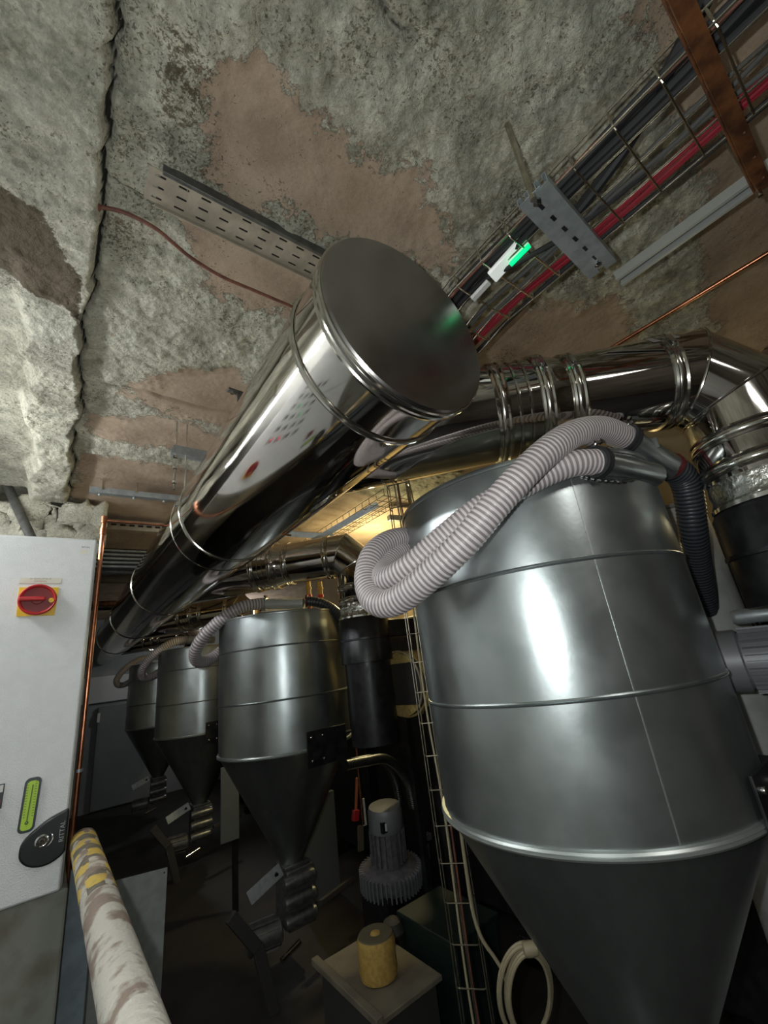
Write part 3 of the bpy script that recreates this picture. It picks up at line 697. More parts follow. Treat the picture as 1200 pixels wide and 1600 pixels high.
# ================================================================== WIRE TRAYS
def tray(label, path, width, depth, right, downs, rung=.1, r=.0026, nlong=5, group='wire cable trays', skip_rungs=0):
    """path: list of points of the tray's floor centre, right: unit vector across, downs: unit normals (open side) at each point"""
    t = thing('wire_cable_tray', label, 'cable tray', path[0], group)
    P = [Vector(p) for p in path]; D = [Vector(d).normalized() for d in downs]; Rt = Vector(right).normalized()
    offs = [(-width/2, depth), (-width/2, 0)]+[(-width/2+width*i/(nlong-1), 0) for i in range(1, nlong-1)]+[(width/2, 0), (width/2, depth)]
    for u, v in offs:
        mb = MB(); mb.tube([p+Rt*u+d*v for p, d in zip(P, D)], r, 8); add_obj('long_wire', mb, 'wire_steel', t)
    acc = 0
    for i in range(len(P)-1):
        L_ = (P[i+1]-P[i]).length; s_ = (rung-acc) % rung
        while s_ < L_:
            c = P[i].lerp(P[i+1], s_/L_); d = D[i].lerp(D[i+1], s_/L_).normalized()
            mb = MB(); c = c-d*r*1.5
            mb.tube([c-Rt*width/2+d*(depth+.004), c-Rt*width/2+d*.008, c-Rt*(width/2-.008), c+Rt*(width/2-.008), c+Rt*width/2+d*.008, c+Rt*width/2+d*(depth+.004)], r, 8)
            add_obj('cross_wire', mb, 'wire_steel', t); s_ += rung
        acc = (acc+L_) % rung
    return t
TZ = 2.73
tray('wire cable tray holding black and red cables under the ceiling at top right',
     [(1.035,-1.6,TZ),(1.035,.62,TZ),(1.035,.74,TZ-.03),(1.035,1.05,TZ-.08),(1.035,1.28,TZ-.10),(1.06,1.36,TZ-.14)], .27, .05, (1,0,0), [(0,0,1)]*6, nlong=5, r=.0028)
tray('narrow wire cable ladder dropping vertically beside the nearest hopper',
     [(1.23,1.40,2.55),(1.23,1.40,.02)], .10, .05, (.62,-.78,0), [(.78,.62,0)]*2, nlong=3, rung=.115, r=.0024)
tray('wire cable tray high up behind the second branch flue',
     [(2.0,2.3,2.83),(2.0,6.5,2.83)], .24, .05, (1,0,0), [(0,0,1)]*2, nlong=5, r=.003)
cab = []
def wavy(x, z, y0=-1.5, y1=1.3, amp=.012, seed=0, drop=True):
    pts = []
    for i in range(12):
        y = y0+(y1-y0)*i/11; dz = 0 if y < .62 else -(y-.62)*.15
        pts.append((x+amp*math.sin(i*1.9+seed), y, z+dz+.004*math.cos(i*2.3+seed)))
    return pts
def cable(label, pts, r, m, group, seg=10):
    return single('cable', MB().tube(spline(pts, 6), r, seg), m, label, 'cable', pts[0], group)
for i in range(6):
    cable('black cable bundled along the left half of the ceiling tray', wavy(.918+.0125*i, TZ+.018+.014*(i % 2), seed=i, amp=.005), .0105, 'black_rubber', 'black cables in the ceiling tray')
for i in range(3):
    cable('thin grey cable lying in the middle of the ceiling tray', wavy(1.055+.016*i, TZ+.012+.006*(i % 2), seed=i*2.2, amp=.016), .006, 'grey_cable', 'grey cables in the ceiling tray')
for i in range(4):
    cable('red cable along the right side of the ceiling tray', wavy(1.118+.011*i, TZ+.011+.004*(i % 2), seed=.5+i*.15, amp=.006), .0052, 'red_cable', 'red cables in the ceiling tray')
cable('thick dark cable along the far right edge of the ceiling tray', wavy(1.185, TZ+.02, seed=3, amp=.005), .009, 'black_rubber', None)
cable('bright copper coloured cable clipped along the left edge of the ceiling tray', wavy(.912, TZ+.012, seed=4, amp=.003), .005, 'copper_cable', None)
cable('thick dark cable crossing up to the ceiling left of the rusty angle bar', [(.86,-.5,2.90),(.92,-.22,2.89),(.97,-.08,2.86),(1.02,.10,2.79),(1.05,.32,2.75)], .016, 'black_rubber', None)
cable('loose dark cable drooping under the exit sign', [(1.10,.10,TZ+.02),(1.06,.28,TZ+.0),(1.0,.42,TZ-.012),(.965,.55,TZ+.006),(.96,.7,TZ+.0)], .008, 'black_rubber', None)
for i, (x, m_) in enumerate(((1.222,'beige_cable'),(1.245,'copper_cable'))):
    cable(['thin beige cable running down the vertical cable ladder','thin reddish cable running down the vertical cable ladder'][i], [(x,1.41,2.45),(x+.004,1.405,2.0),(x-.004,1.41,1.5),(x+.006,1.405,1.1),(x,1.41,.6),(x+.01,1.40,.2)], .004, m_, None)
cable('pale cable swinging down from the cable ladder to the coil', [(1.192,1.292,1.065), (1.207,1.311,0.964), (1.225,1.331,0.828), (1.242,1.327,0.746), (1.271,1.305,0.684), (1.284,1.289,0.635), (1.296,1.307,0.513)], .006, 'beige_cable', None)
cable('orange cable looping over the insulated drum', [(2.0,2.75,1.98),(1.93,2.62,1.93),(1.92,2.60,1.82),(1.95,2.58,1.70)], .006, 'orange_plastic', None)
for i in range(3):
    cable('thin white conduit hanging from the ceiling behind the nearest hopper', [(1.86+.03*i,2.02+.02*i,2.96),(1.86+.03*i,2.02,2.4),(1.84+.025*i,2.0,1.7)], .006, 'wire_steel', 'thin white conduits')

# cable coil
ct = thing('cable_coil', 'coil of beige cable hanging at the bottom beside the nearest cone', 'cable coil', (1.282,1.193,0.641))
cn = Vector((1.283,1.197,0.630))
for i in range(5):
    e1_ = Vector((.799,-.588,-.12))*(.062+.005*i); e2_ = Vector((-.10,-.34,.93))*(.128+.006*i)
    mb = MB(); mb.tube([cn+Vector((.006*(i%3),.006*i,0))+e1_*math.cos(a)+e2_*math.sin(a) for a in np.linspace(0,2*math.pi,40,endpoint=False)], .0055, 8, closed=True); add_obj('cable_turn', mb, 'beige_cable', ct)
mb = MB(); tp = cn+Vector((-.10,-.34,.93))*.145; mb.lathe([(.001,-.02),(.018,-.02),(.020,0),(.018,.02),(.001,.02)], tp, 16, (.8,-.6,0)); add_obj('tie', mb, 'beige_cable', ct)

# exit sign
ex = thing('exit_sign', 'slim white emergency sign with a green glowing edge above the ceiling tray', 'sign', (1.024,0.469,2.793))
p0, p1 = Vector((0.982,0.391,2.755)), Vector((0.960,0.514,2.715))
add_obj('sign_body', MB().bar(p0, p1, .044, .014, (-.1,.25,-1)), 'sign_white', ex, bevel=.003)
q0, q1 = Vector((0.984,0.387,2.729)), Vector((0.970,0.452,2.710))
add_obj('green_pictogram', MB().bar(q0, q1, .011, .012, (-.1,.25,-1)), 'green_light', ex, bevel=.002)
add_obj('diffuser_tail', MB().bar(Vector((0.955,0.523,2.705)), Vector((0.948,0.589,2.691)), .020, .012, (0,.3,-1)), 'white_plastic', ex, bevel=.002)
add_obj('suspension_bracket', MB().bar(p0.lerp(p1,.5), p0.lerp(p1,.5)+Vector((0,0,.16)), .006, .006, (1,0,0)), 'wire_steel', ex)

# ================================================================== STRUTS, RODS, PIPES
def channel(t, p, q, w_=.041, h_=.041, up=(0,0,1), m='strut_steel', slots=True, name='channel', th=.0025):
    mb = MB(); lip = .008
    mb.sweep([(-w_/2+.009,-h_/2+lip),(-w_/2+.009,-h_/2),(-w_/2,-h_/2),(-w_/2,h_/2),(w_/2,h_/2),(w_/2,-h_/2),(w_/2-.009,-h_/2),(w_/2-.009,-h_/2+lip)], p, q, up)
    o = add_obj(name, mb, m, t, smooth=False, solid=th)
    return o
def slots(t, p, q, up, n, L_=.018, w_=.007, row=0.0, m='black_steel', parent=None):
    p, q, up = Vector(p), Vector(q), Vector(up).normalized(); d = (q-p).normalized(); x = d.cross(up).normalized(); s0 = None
    for i in range(n):
        c = p.lerp(q, (i+.5)/n)+x*row
        mb = MB(); mb.bar(c-d*L_/2, c+d*L_/2, w_, .0016, up); add_obj('slot', mb, m, t)
br_t = thing('tray_support_bracket', 'slotted galvanised strut bracket crossing under the ceiling cable tray', 'bracket', (1.02,.28,2.70))
channel(br_t, (.825,.255,2.690), (1.215,.275,2.690), .03, .030, up=(0,0,-1))
channel(br_t, (.825,.305,2.694), (1.215,.325,2.694), .03, .022, up=(0,0,-1))
mb = MB(); mb.box((.825,.268,2.682),(1.20,.312,2.6845), Matrix.Rotation(R(2.5),3,'Z')); web = add_obj('web_plate', mb, 'strut_steel', br_t, bevel=.0006)
for i in range(6):
    x = .875+.055*i; c = Vector((x,.288+.0005*i,2.6812))
    mb = MB(); mb.bar(c-Vector((.010,0,0)), c+Vector((.010,0,0)), .009, .0012, (0,0,-1)); add_obj('slot', mb, 'black_steel', web)
for x in (.85,1.175):
    mb = MB(); mb.lathe([(.011,0),(.011,.008),(.001,.009)], (x,.286+.01*(x>.9),2.681), 6, (0,0,-1)); add_obj('nut', mb, 'chrome', br_t, smooth=False)
def rod(label, a, b, r=.006, group='threaded hanging rods'):
    mb = MB(); a, b = Vector(a), Vector(b); n = max(2,int((b-a).length/.006)); pts = [a.lerp(b,i/n) for i in range(n+1)]
    mb.tube(pts, [r+(.0006 if i % 2 else -.0004) for i in range(n+1)], 10)
    return single('threaded_rod', mb, 'wire_steel', label, 'rod', a, group)
rod('threaded rod from the ceiling to the left end of the slotted tray bracket', (.832,.285,2.99), (.832,.285,2.67), .0075)
# rusty angle bar
ra = thing('rusty_angle_bar', 'rust brown angle bar crossing the top right corner above the tray', 'bar', (1.1,-.06,2.66))
pa, pb = Vector((0.695,-0.069,2.655)), Vector((1.325,-0.061,2.655)); dd = (pb-pa).normalized()
add_obj('flange', MB().bar(pa, pb, .031, .004, (0,0,1)), 'rusty_steel', ra, bevel=.001)
add_obj('web', MB().bar(pa+Vector((0,.018,.018)), pb+Vector((0,.018,.018)), .004, .036, (0,0,1)), 'rusty_steel', ra, bevel=.001)
for f in (.66,.80,.93): 
    c = pa.lerp(pb, f)+Vector((0,-.006,-.003)); add_obj('weld_spatter', MB().lathe([(.001,0),(.004,.001),(.001,.004)], c, 8, (0,0,-1)), 'rusty_steel', ra)
rod('short threaded rod with nuts at the low end of the rusty angle bar', pb+Vector((-.01,.012,.33)), pb+Vector((-.01,.012,-.02)), .006)
# bright strut along the aisle
bs_ = thing('bright_strut', 'bright galvanised strut channel at the right under the brown ceiling', 'strut', (1.38,.1,2.76))
ga, gb_ = Vector((1.398,0.315,2.760)), Vector((1.408,-0.056,2.760)); gq = ga+(gb_-ga)*1.6
channel(bs_, ga, gq, .048, .03, up=(0,0,1), m='bright_zinc')
mb = MB(); mb.bar(ga+Vector((0,0,.008)), gq+Vector((0,0,.008)), .040, .002, (0,0,1)); add_obj('groove_shade', mb, 'cast_grey', bs_)  # dark strip in the hollow stands in for the channel's inner shade
# copper pipes
def cpipe(label, pts, r=.009, fit=(), group='copper pipes'):
    t = thing('copper_pipe', label, 'pipe', pts[0], group); mb = MB(); mb.tube([Vector(p) for p in pts], r, 16); add_obj('tube', mb, 'copper', t)
    for f, ax in fit: add_obj('fitting', MB().lathe([(r,-.018),(r+.003,-.017),(r+.003,.017),(r,.018)], f, 16, ax), 'copper', t)
    return t
c0, c1 = Vector((1.829,0.574,2.820)), Vector((1.857,-0.041,2.820)); cpipe('copper pipe slanting across the brown ceiling above the elbow', [c0, c1], .008)
vx, vy = (0.132,2.350,2.477)[0], 2.35
vz = (0.132,2.350,2.477)[2]
cpipe('vertical copper pipe beside the white cabinet', [(vx,vy,0),(vx,vy,vz)], .010, [((vx,vy,vz),(0,0,1)),((vx,vy,vz-.06),(0,0,1))])
cpipe('thin horizontal copper pipe running right from the vertical pipe top', [(vx,vy,vz-.004),(vx+1.0,vy+.02,vz+.00)], .006)
clip = thing('pipe_clip', 'small grey clip holding the vertical copper pipe', 'clip', (vx,vy,1.5))
cz_ = (0.142,2.350,1.391)[2]
add_obj('clip_ring', MB().lathe([(.011,-.006),(.015,-.006),(.015,.006),(.011,.006),(.011,-.006)], (vx,vy,cz_), 20), 'strut_steel', clip); add_obj('clip_arm', MB().bar((vx-.012,vy,cz_),(vx-.06,vy-.03,cz_),.008,.004), 'strut_steel', clip)
cable('reddish brown cable stapled along the ceiling toward the duct', [(-.03,1.05,2.945),(.03,1.04,2.955),(.11,1.045,2.955),(.17,1.07,2.955),(.23,1.095,2.955),(.33,1.115,2.955),(.45,1.12,2.96),(.60,1.125,2.965)], .0058, 'copper_cable', None)
single('wall_clip', MB().lathe([(.001,0),(.012,.001),(.011,.008),(.001,.010)], (-.032,1.05,2.948), 12, (0,0,-1)), 'copper_cable', 'small rusty stud where the brown cable starts at the crack', 'clip', (-.032,1.05,2.948))
cpipe('copper pipe standing behind the second hopper', [(1.86,3.0,2.45),(1.86,3.0,.6)], .009)
for i in (0,1):
    t = thing('brass_valve', ['left brass pipe fitting with red collar above the second hopper','right brass pipe fitting with red collar above the second hopper'][i], 'valve', ((1.690,3.264,2.261),(1.768,3.206,2.249))[i], 'brass fittings with red collars')
    c = Vector(((1.683,3.242,2.323),(1.762,3.184,2.310))[i])
    add_obj('body', MB().lathe([(.001,-.06),(.02,-.06),(.02,-.02),(.026,-.018),(.026,.0),(.02,.002),(.02,.05),(.001,.05)], c, 16), 'tape_yellow', t)
    add_obj('collar', MB().lathe([(.021,-.085),(.026,-.084),(.026,-.062),(.021,-.06)], c, 16), 'red_plastic', t)
    add_obj('stem', MB().cyl(c+Vector((0,0,-.3)), c+Vector((0,0,-.06)), .018, seg=12), 'copper', t)

# perforated channel plastered against the ceiling
pc = thing('perforated_channel', 'paint covered perforated metal channel set in the ceiling left of the duct', 'channel', (.3,.9,2.96))
def perf(t, x0, x1, y0, y1, z, rows, pitch, m, L_=.6, W_=.32, slope=0):
    nx = int((x1-x0)/pitch); mb = MB(); ny = rows; px = (x1-x0)/nx; py = (y1-y0)/ny
    for j in range(ny):
        sh = (j % 2)*px*.5
        for i in range(nx):
            a = x0+i*px; b = a+px; c = y0+j*py; d_ = c+py; ha = a+px*(1-L_)/2; hb = b-px*(1-L_)/2; hc_ = c+py*(1-W_)/2; hd = d_-py*(1-W_)/2
            k = .25*(hd-hc_)
            O = [(a,c,z),(b,c,z),(b,d_,z),(a,d_,z)]; I = [(ha+k,hc_,z),(hb-k,hc_,z),(hb,hc_+k,z),(hb,hd-k,z),(hb-k,hd,z),(ha+k,hd,z),(ha,hd-k,z),(ha,hc_+k,z)]
            mb.add(O+I, [(0,4,11),(0,1,5,4),(1,6,5),(1,2,7,6),(2,8,7),(2,3,9,8),(3,10,9),(3,0,11,10)])
    return add_obj('perforated_plate', mb, m, t, smooth=False, solid=.002)
mat('channel_paint', (.34,.295,.225), .8, 0, (.26,.225,.17), 14, bump=.15)
mat('void_black', (.012,.010,.008), .9)
pp = perf(pc, .07,.66,.872,.968, 2.958, 3, .054, 'channel_paint', L_=.46, W_=.20)
add_obj('backing', MB().box((.10,.874,2.966),(.66,.966,2.975)), 'void_black', pc)
add_obj('side_flange', MB().bar((.10,.862,2.955),(.66,.862,2.955),.012,.034), 'cast_grey', pc, bevel=.002)
add_obj('side_flange', MB().bar((.10,.972,2.955),(.66,.972,2.955),.004,.016), 'channel_paint', pc, bevel=.001)
# far strut on the ceiling and things behind
fs = thing('far_strut', 'grey strut hung across the ceiling behind the copper pipe corner', 'strut', (.3,3.0,2.8))
channel(fs, (.075,3.0,2.895),(.78,3.0,2.905), .04, .035, up=(0,0,-1))
for x in (.13,.32,.5): add_obj('nut', MB().lathe([(.009,0),(.009,.012),(.001,.013)], (x,3.0,2.876), 6, (0,0,-1)), 'strut_steel', fs, smooth=False)
rod('short rod above the left end of the far strut', (.145,2.98,2.99), (.145,2.98,2.9), .007); rod('short rod above the middle of the far strut', (.33,2.98,2.99), (.33,2.98,2.9), .007)
pf_ = thing('far_perforated_rail', 'cream perforated rail behind the copper pipe corner', 'rail', (.4,3.62,2.9)); 
m_ = MB(); m_.box((.16,3.62,2.855),(1.2,3.64,2.935)); add_obj('rail', m_, 'channel_paint', pf_, bevel=.003); 
for i in range(16):
    mb = MB(); mb.box((.19+i*.06,3.615,2.885),(.225+i*.06,3.622,2.90)); add_obj('slot', mb, 'void_black', pf_)
for i, (y, z, r_, m__, lb) in enumerate(((4.2,2.66,.030,'cast_grey','grey pipe crossing left of the big duct, nearest of the dark cross pipes'),
        (4.75,2.72,.042,'dark_wall','thick brown pipe crossing left of the big duct behind the nearest grey one'),
        (5.4,2.60,.030,'rusty_steel','thin rust coloured pipe crossing left of the big duct'),
        (6.2,2.70,.042,'black_steel','black pipe crossing left of the big duct, farthest of the dark cross pipes'))):
    single('cross_pipe', MB().tube([(-.9,y,z),(1.6,y+.05,z+.02)], r_, 14), m__, lb, 'pipe', (-.9,y,z), 'dark cross pipes in the distance')
g_ = thing('ventilation_grille', 'dark slatted grille high up between the copper pipe and the big duct', 'grille', (.45,3.95,2.7))
add_obj('frame', MB().box((.17,3.95,2.62),(.95,3.97,2.80)), 'black_steel', g_, bevel=.004)
for i in range(5): add_obj('slat', MB().box((.19,3.925,2.635+.033*i),(.93,3.95,2.650+.033*i)), 'strut_steel', g_)
# duct hangers to the left of the main duct
for i, (y, x0) in enumerate(((1.70,.53),(2.12,.40))):
    t = thing('duct_hanger', ['dark hanger bracket on the ceiling beside the middle of the big duct','grey strut hanger with threaded rods where the big duct bends away'][i], 'hanger', (x0,y,2.9))
    if i == 0:
        mb = MB(); mb.bar((x0,y,2.945),(x0+.22,y+.02,2.945),.03,.012); add_obj('arm', mb, 'cast_grey', t, bevel=.003)
        add_obj('strap', MB().bar((x0+.055,y,2.94),(x0+.06,y,2.60),.025,.012,(0,1,0)), 'cast_grey', t, bevel=.002)
        add_obj('bolt', MB().lathe([(.01,0),(.01,.01),(.001,.011)], (x0+.02,y,2.938), 6, (0,0,-1)), 'chrome', t, smooth=False)
    else:
        channel(t, (x0-.02,y,2.80),(x0+.5,y+.02,2.80), .041, .045, up=(0,0,-1))
        for dx in (0,.05): add_obj('rod', MB().cyl((x0+dx-.005,y-.01,2.98),(x0+dx-.005,y-.01,2.58),.005,seg=8), 'chrome', t)
        for dz in (2.62,2.70,2.76): add_obj('nut', MB().lathe([(.011,-.006),(.011,.006)], (x0-.005,y-.01,dz), 6), 'chrome', t, smooth=False)
# diagonal steel behind the second branch flue
dg_ = thing('diagonal_brace', 'pair of pale steel channels slanting up behind the second branch flue', 'brace', (1.744,2.856,2.766))
for a, b in (((1.630,2.995,2.661), (1.995,2.543,2.861)), ((1.451,3.219,2.786), (1.804,2.971,2.706))): channel(dg_, a, b, .05, .045, up=(0,-.5,1))
for i in range(4):
    a = Vector((1.842,4.070,3.219))+Vector((.12*i,0,.0)); single('ceiling_pipe', MB().tube([a, a+Vector((.5,-1.1,.0))], .018, 12), ['wire_steel','rusty_steel','wire_steel','copper'][i], ['thin bright pipe high up behind the second branch flue, nearest the big duct','thin rusty pipe high up behind the second branch flue','second thin bright pipe high up behind the branch flue, right of the rusty one','thin copper pipe high up behind the second branch flue'][i], 'pipe', a, 'thin pipes above the second branch')
single('back_strut', MB().bar((2.35,2.86,2.89),(3.2,2.75,2.89),.05,.05), 'strut_steel', 'short grey strut on the brown wall behind the nearest hopper', 'strut', (2.35,2.86,2.86), bevel=.004)

# ================================================================== CABINETS
tl = thing('tube_lamp', 'fluorescent tube lamp fixed above the cabinets left of the picture', 'lamp', (-.72,2.3,2.65))
add_obj('tube', MB().cyl((-.70,1.45,2.62),(-.70,3.15,2.62),.022,seg=16), 'tube_glow', tl)
add_obj('batten', MB().box((-.76,1.42,2.66),(-.66,3.18,2.70)), 'white_plastic', tl, bevel=.004)
for y in (1.43,3.15): add_obj('lamp_holder', MB().box((-.72,y,2.60),(-.68,y+.02,2.66)), 'white_plastic', tl)
add_obj('suspension', MB().box((-.72,2.2,2.70),(-.70,2.22,2.95)), 'wire_steel', tl)
KF[:] = [1.5, -.825]  # cabinet set enlarged about the camera point, so it stands farther back
CY = 1.40
cb = thing('electrical_cabinet', 'white painted electrical cabinet with red rotary switch at left edge', 'cabinet', (-.4,CY,1.262))
add_obj('body', MB().box((-.86,CY+.006,1.262),(.070,CY+.33,2.074)), 'cabinet_edge', cb, bevel=.006)
dr = add_obj('door', MB().box((-.50,CY-.012,1.266),(.066,CY+.006,2.078)), 'cabinet_paint', cb, bevel=.005)
dl = add_obj('door', MB().box((-.86,CY-.012,1.266),(-.506,CY+.006,2.078)), 'cabinet_paint', cb, bevel=.005)
F = CY-.012
# rotary switch
add_obj('switch_plate', MB().add([(-.083,F-.004,1.868),(-.008,F-.004,1.868),(-.006,F-.004,1.940),(-.086,F-.004,1.940),(-.083,F,1.868),(-.008,F,1.868),(-.006,F,1.940),(-.086,F,1.940)],
   [(0,1,2,3),(0,4,5,1),(1,5,6,2),(2,6,7,3),(3,7,4,0)]), 'yellow_plastic', dr, smooth=False)
sc = Vector((-.046,F-.004,1.905)); FY = (0,-1,0)
# dial base, dished disc and grip
dial = add_obj('switch_dial', MB().lathe([(.030,0),(.030,.012),(.038,.014),(.0385,.022),(.036,.025),(.033,.0235),(.031,.018),(.001,.018)], sc, 48, FY), 'red_plastic', cb)
add_obj('dial_recess', MB().lathe([(.0305,.0182),(.012,.0182),(.011,.022),(.001,.022)], sc, 40, FY), 'dark_red_plastic', cb)
add_obj('switch_grip', MB().box((sc.x-.036,sc.y-.034,sc.z-.0045),(sc.x+.016,sc.y-.018,sc.z+.0055)), 'red_plastic', cb, bevel=.003)
add_obj('pointer', MB().lathe([(.0055,.018),(.0055,.0255),(.001,.026)], sc+Vector((.0275,0,-.003)), 16, FY), 'yellow_plastic', cb)
lbp = add_obj('label_plate', MB().box((-.088,F-.002,1.9505),(-.003,F,1.9655)), 'label_paper', cb, bevel=.0006)
text('label_text', 'INTERRUPTEUR\nGENERAL', .0062, (-.046,F-.0022,1.9595), (R(90),0,0), 'grey_print', cb, .0001)
# small sticker top right
add_obj('sticker', MB().box((.030,F-.0008,2.034),(.047,F,2.046)), 'label_paper', cb, smooth=False)
text('maker_text', 'RITTAL', .006, (.042,F-.0006,2.053), (R(90),0,0), 'black_steel', cb, .0001)
# thermometer
th_ = thing('thermometer', 'long lime green thermometer in a dark frame stuck on the white cabinet', 'thermometer', (-.005,F,1.44))
top_ = Vector((-.006,F,1.503)); bot_ = Vector((-.009,F,1.397)); 
def pill(c0, c1, wd, y0, y1, n=8):
    mb = MB(); c0, c1 = Vector(c0), Vector(c1); d = (c1-c0).normalized(); x = Vector((d.z,0,-d.x)); pr = []
    cr = wd*.35
    for (base, sx, sd, a_0) in ((c1,1,1,0),(c1,-1,1,1),(c0,-1,-1,2),(c0,1,-1,3)):
        cen = base - d*sd*cr + x*sx*(wd/2-cr)
        for i in range(n+1):
            a = (a_0+i/n)*math.pi/2; pr.append(cen + x*math.cos(a)*cr + d*math.sin(a)*cr)
    m_ = len(pr); mb.add([p+Vector((0,y0,0)) for p in pr]+[p+Vector((0,y1,0)) for p in pr], [tuple(range(m_))[::-1], tuple(range(m_,2*m_))]+[(i,(i+1)%m_,m_+(i+1)%m_,m_+i) for i in range(m_)])
    return mb
add_obj('frame', pill(bot_, top_, .030, -.007, 0), 'slate_plastic', th_, smooth=False)
add_obj('scale_face', pill(bot_+Vector((0,0,.005)), top_+Vector((0,0,-.006)), .021, -.0080, -.007), 'lime_plastic', th_, smooth=False)
add_obj('capillary', MB().bar(bot_+Vector((0,-.0085,.022)), top_+Vector((0,-.0085,-.014)), .0022, .0012, FY), 'dark_olive', th_)
add_obj('bulb', MB().lathe([(.0034,0),(.0032,.001),(.001,.0016)], bot_+Vector((0,-.008,.019)), 16, FY), 'dark_olive', th_)
mb = MB()
for i in range(14):
    z = bot_.z+.030+i*.0052
    for s_ in (-1,1): mb.box((-.0078+s_*.0075-.0018,F-.0084,z),(-.0078+s_*.0075+.0018,F-.008,z+.0012))
o = add_obj('scale_marks', mb, 'dark_olive', th_, smooth=False); o['kind'] = 'stuff'
# lever handle
hd_ = MB(); pts = [(.0665,1.425),(.0665,1.345),(.058,1.336),(.040,1.328),(.020,1.328),(.000,1.336),(-.0135,1.352),(-.0150,1.372),(-.008,1.386),(.008,1.399),(.032,1.414)]
pts = pts[:2]+[(p.x,p.y) for p in spline([(x,z,0) for x,z in pts[1:]]+[(.0665,1.425,0)],5)][1:-1]
pts = [pts[0]]+pts[1:]
m_ = len(pts); hd_.add([(x,F-.022,z) for x,z in pts]+[(x,F,z) for x,z in pts], [tuple(range(m_)), tuple(range(m_,2*m_))[::-1]]+[(i,m_+i,m_+(i+1)%m_,(i+1)%m_) for i in range(m_)])
hn = add_obj('door_handle', hd_, 'handle_black', cb, bevel=.004, smooth=True)
add_obj('lock_barrel', MB().lathe([(.0125,0),(.0125,.003),(.010,.004),(.0085,.0025),(.005,.0025),(.0045,.004),(.001,.004)], (.022,F-.022,1.376), 28, FY), 'chrome', hn)
add_obj('lock_shutter', MB().tube([Vector((.022+.019*math.cos(a),F-.0225,1.376+.015*math.sin(a))) for a in np.linspace(-1.1,.8,14)], .0022, 8), 'chrome', hn)
text('handle_text', 'RITTAL', .0125, (.057,F-.0226,1.384), (R(90),R(-90),0), 'strut_steel', hn, .0001)
# red push button at the picture's left edge and the row of lamps further left
pb_ = thing('push_button', 'dark red push button with a white tag at the left edge of the cabinet', 'button', (-.085,F,1.47))
add_obj('tag_plate', MB().box((-.115,F-.003,1.455),(-.056,F,1.503)), 'slate_plastic', pb_, bevel=.001)
add_obj('name_tag', MB().box((-.112,F-.0042,1.487),(-.058,F-.003,1.501)), 'white_plastic', pb_, smooth=False)
add_obj('button_head', MB().lathe([(.016,0),(.016,.010),(.021,.013),(.021,.022),(.014,.027),(.001,.028)], (-.079,F-.003,1.468), 32, FY), 'dark_red_plastic', pb_)
for r_ in range(4):
    for c_ in range(6):
        x = -.22-.075*c_; z = 1.90-.085*r_
        red = (r_, c_) in ((0,0),(1,0)); grn = (r_, c_) in ((1,3),(2,2),(3,4))
        t = thing('indicator_lamp', 'red lit indicator lamp on the left cabinet door' if red else 'green lit indicator lamp on the left cabinet door' if grn else 'unlit dark selector knob on the left cabinet door', 'indicator' , (x,F,z), 'indicator lamps' if (red or grn) else 'dark selector knobs')
        add_obj('bezel', MB().lathe([(.014,0),(.014,.006),(.011,.008),(.001,.008)], (x,F,z), 20, FY), 'black_gloss', t)
        add_obj('lens', MB().lathe([(.009,.008),(.008,.012),(.001,.013)], (x,F,z), 16, FY), 'red_light' if red else 'green_light' if grn else 'black_gloss', t)
        add_obj('caption', MB().box((x-.02,F-.001,z+.022),(x+.02,F,z+.032)), 'slate_plastic', t)
KF[:] = [1.0, 0.0]
# dark diagonal conduit above the cabinet
single('dark_conduit', MB().tube([(-0.550,3.596,3.413), (-0.368,3.405,3.060), (-0.179,3.242,2.630)], .026, 14), 'cast_grey', 'dark diagonal conduit coming down behind the white cabinet', 'conduit', (-0.348,3.219,2.983))

# ================================================================== RAIL AND PLATE
KF[:] = [1.5, -.825]  # rail, plate and post scaled out from the camera point likewise
rl = thing('striped_rail', 'worn pipe rail with yellow and black striped tape at its far end', 'rail', (.104,1.45,1.34))
RX, RZ, ry0, ry1, rr_ = .101, 1.345, .12, 1.40, .0262
add_obj('pipe', MB().tube([(RX,ry0,RZ),(RX,.965,RZ)], rr_, 32), 'rail_paint', rl)
mb = MB(); ns, nl = 64, 200
for i in range(nl+1):
    y = .965+(ry1-.965)*i/nl
    for k in range(ns):
        a = 2*math.pi*k/ns; mb.v.append((RX+rr_*1.004*math.cos(a), y, RZ+rr_*1.004*math.sin(a)))
for i in range(nl):
    for k in range(ns):
        y = (i+.5)/nl*(ry1-.965); a = (k+.5)/ns
        wear = mnoise.noise(Vector((y*16, math.cos(a*6.283)*1.3, math.sin(a*6.283)*1.3)))
        ph = (y/.088 - a*1.0 + .10*mnoise.noise(Vector((y*60, a*9, 3)))) % 1
        mb.f.append((i*ns+k, (i+1)*ns+k, (i+1)*ns+(k+1)%ns, i*ns+(k+1)%ns))
        mb.m.append((0 if ph < .5 else 1) if wear > -.16 else 2)
add_obj('striped_tape', mb, ['stripe_yellow','stripe_dark','rail_paint'], rl)
mb = MB(); mb.lathe([(rr_,0),(rr_,.002),(rr_*.9,.004),(.02,.003),(.001,.002)], (RX,ry1,RZ), 32, (0,1,0)); add_obj('end_plug', mb, 'stripe_dark', rl)
add_obj('post', MB().tube([(RX,ry0+.03,RZ),(RX,ry0+.03,.55)], .024, 20), 'rail_paint', rl)
add_obj('post', MB().tube([(RX,.62,RZ),(RX,.62,.55)], .022, 20), 'rail_paint', rl)
mat('bent_paint', (.22,.25,.24), .5, .1, (.18,.2,.2), 25)
pl = thing('sheet_metal_plate', 'grey sheet metal plate with a screw hole in its top corner behind the rail', 'plate', (.25,1.62,.55))
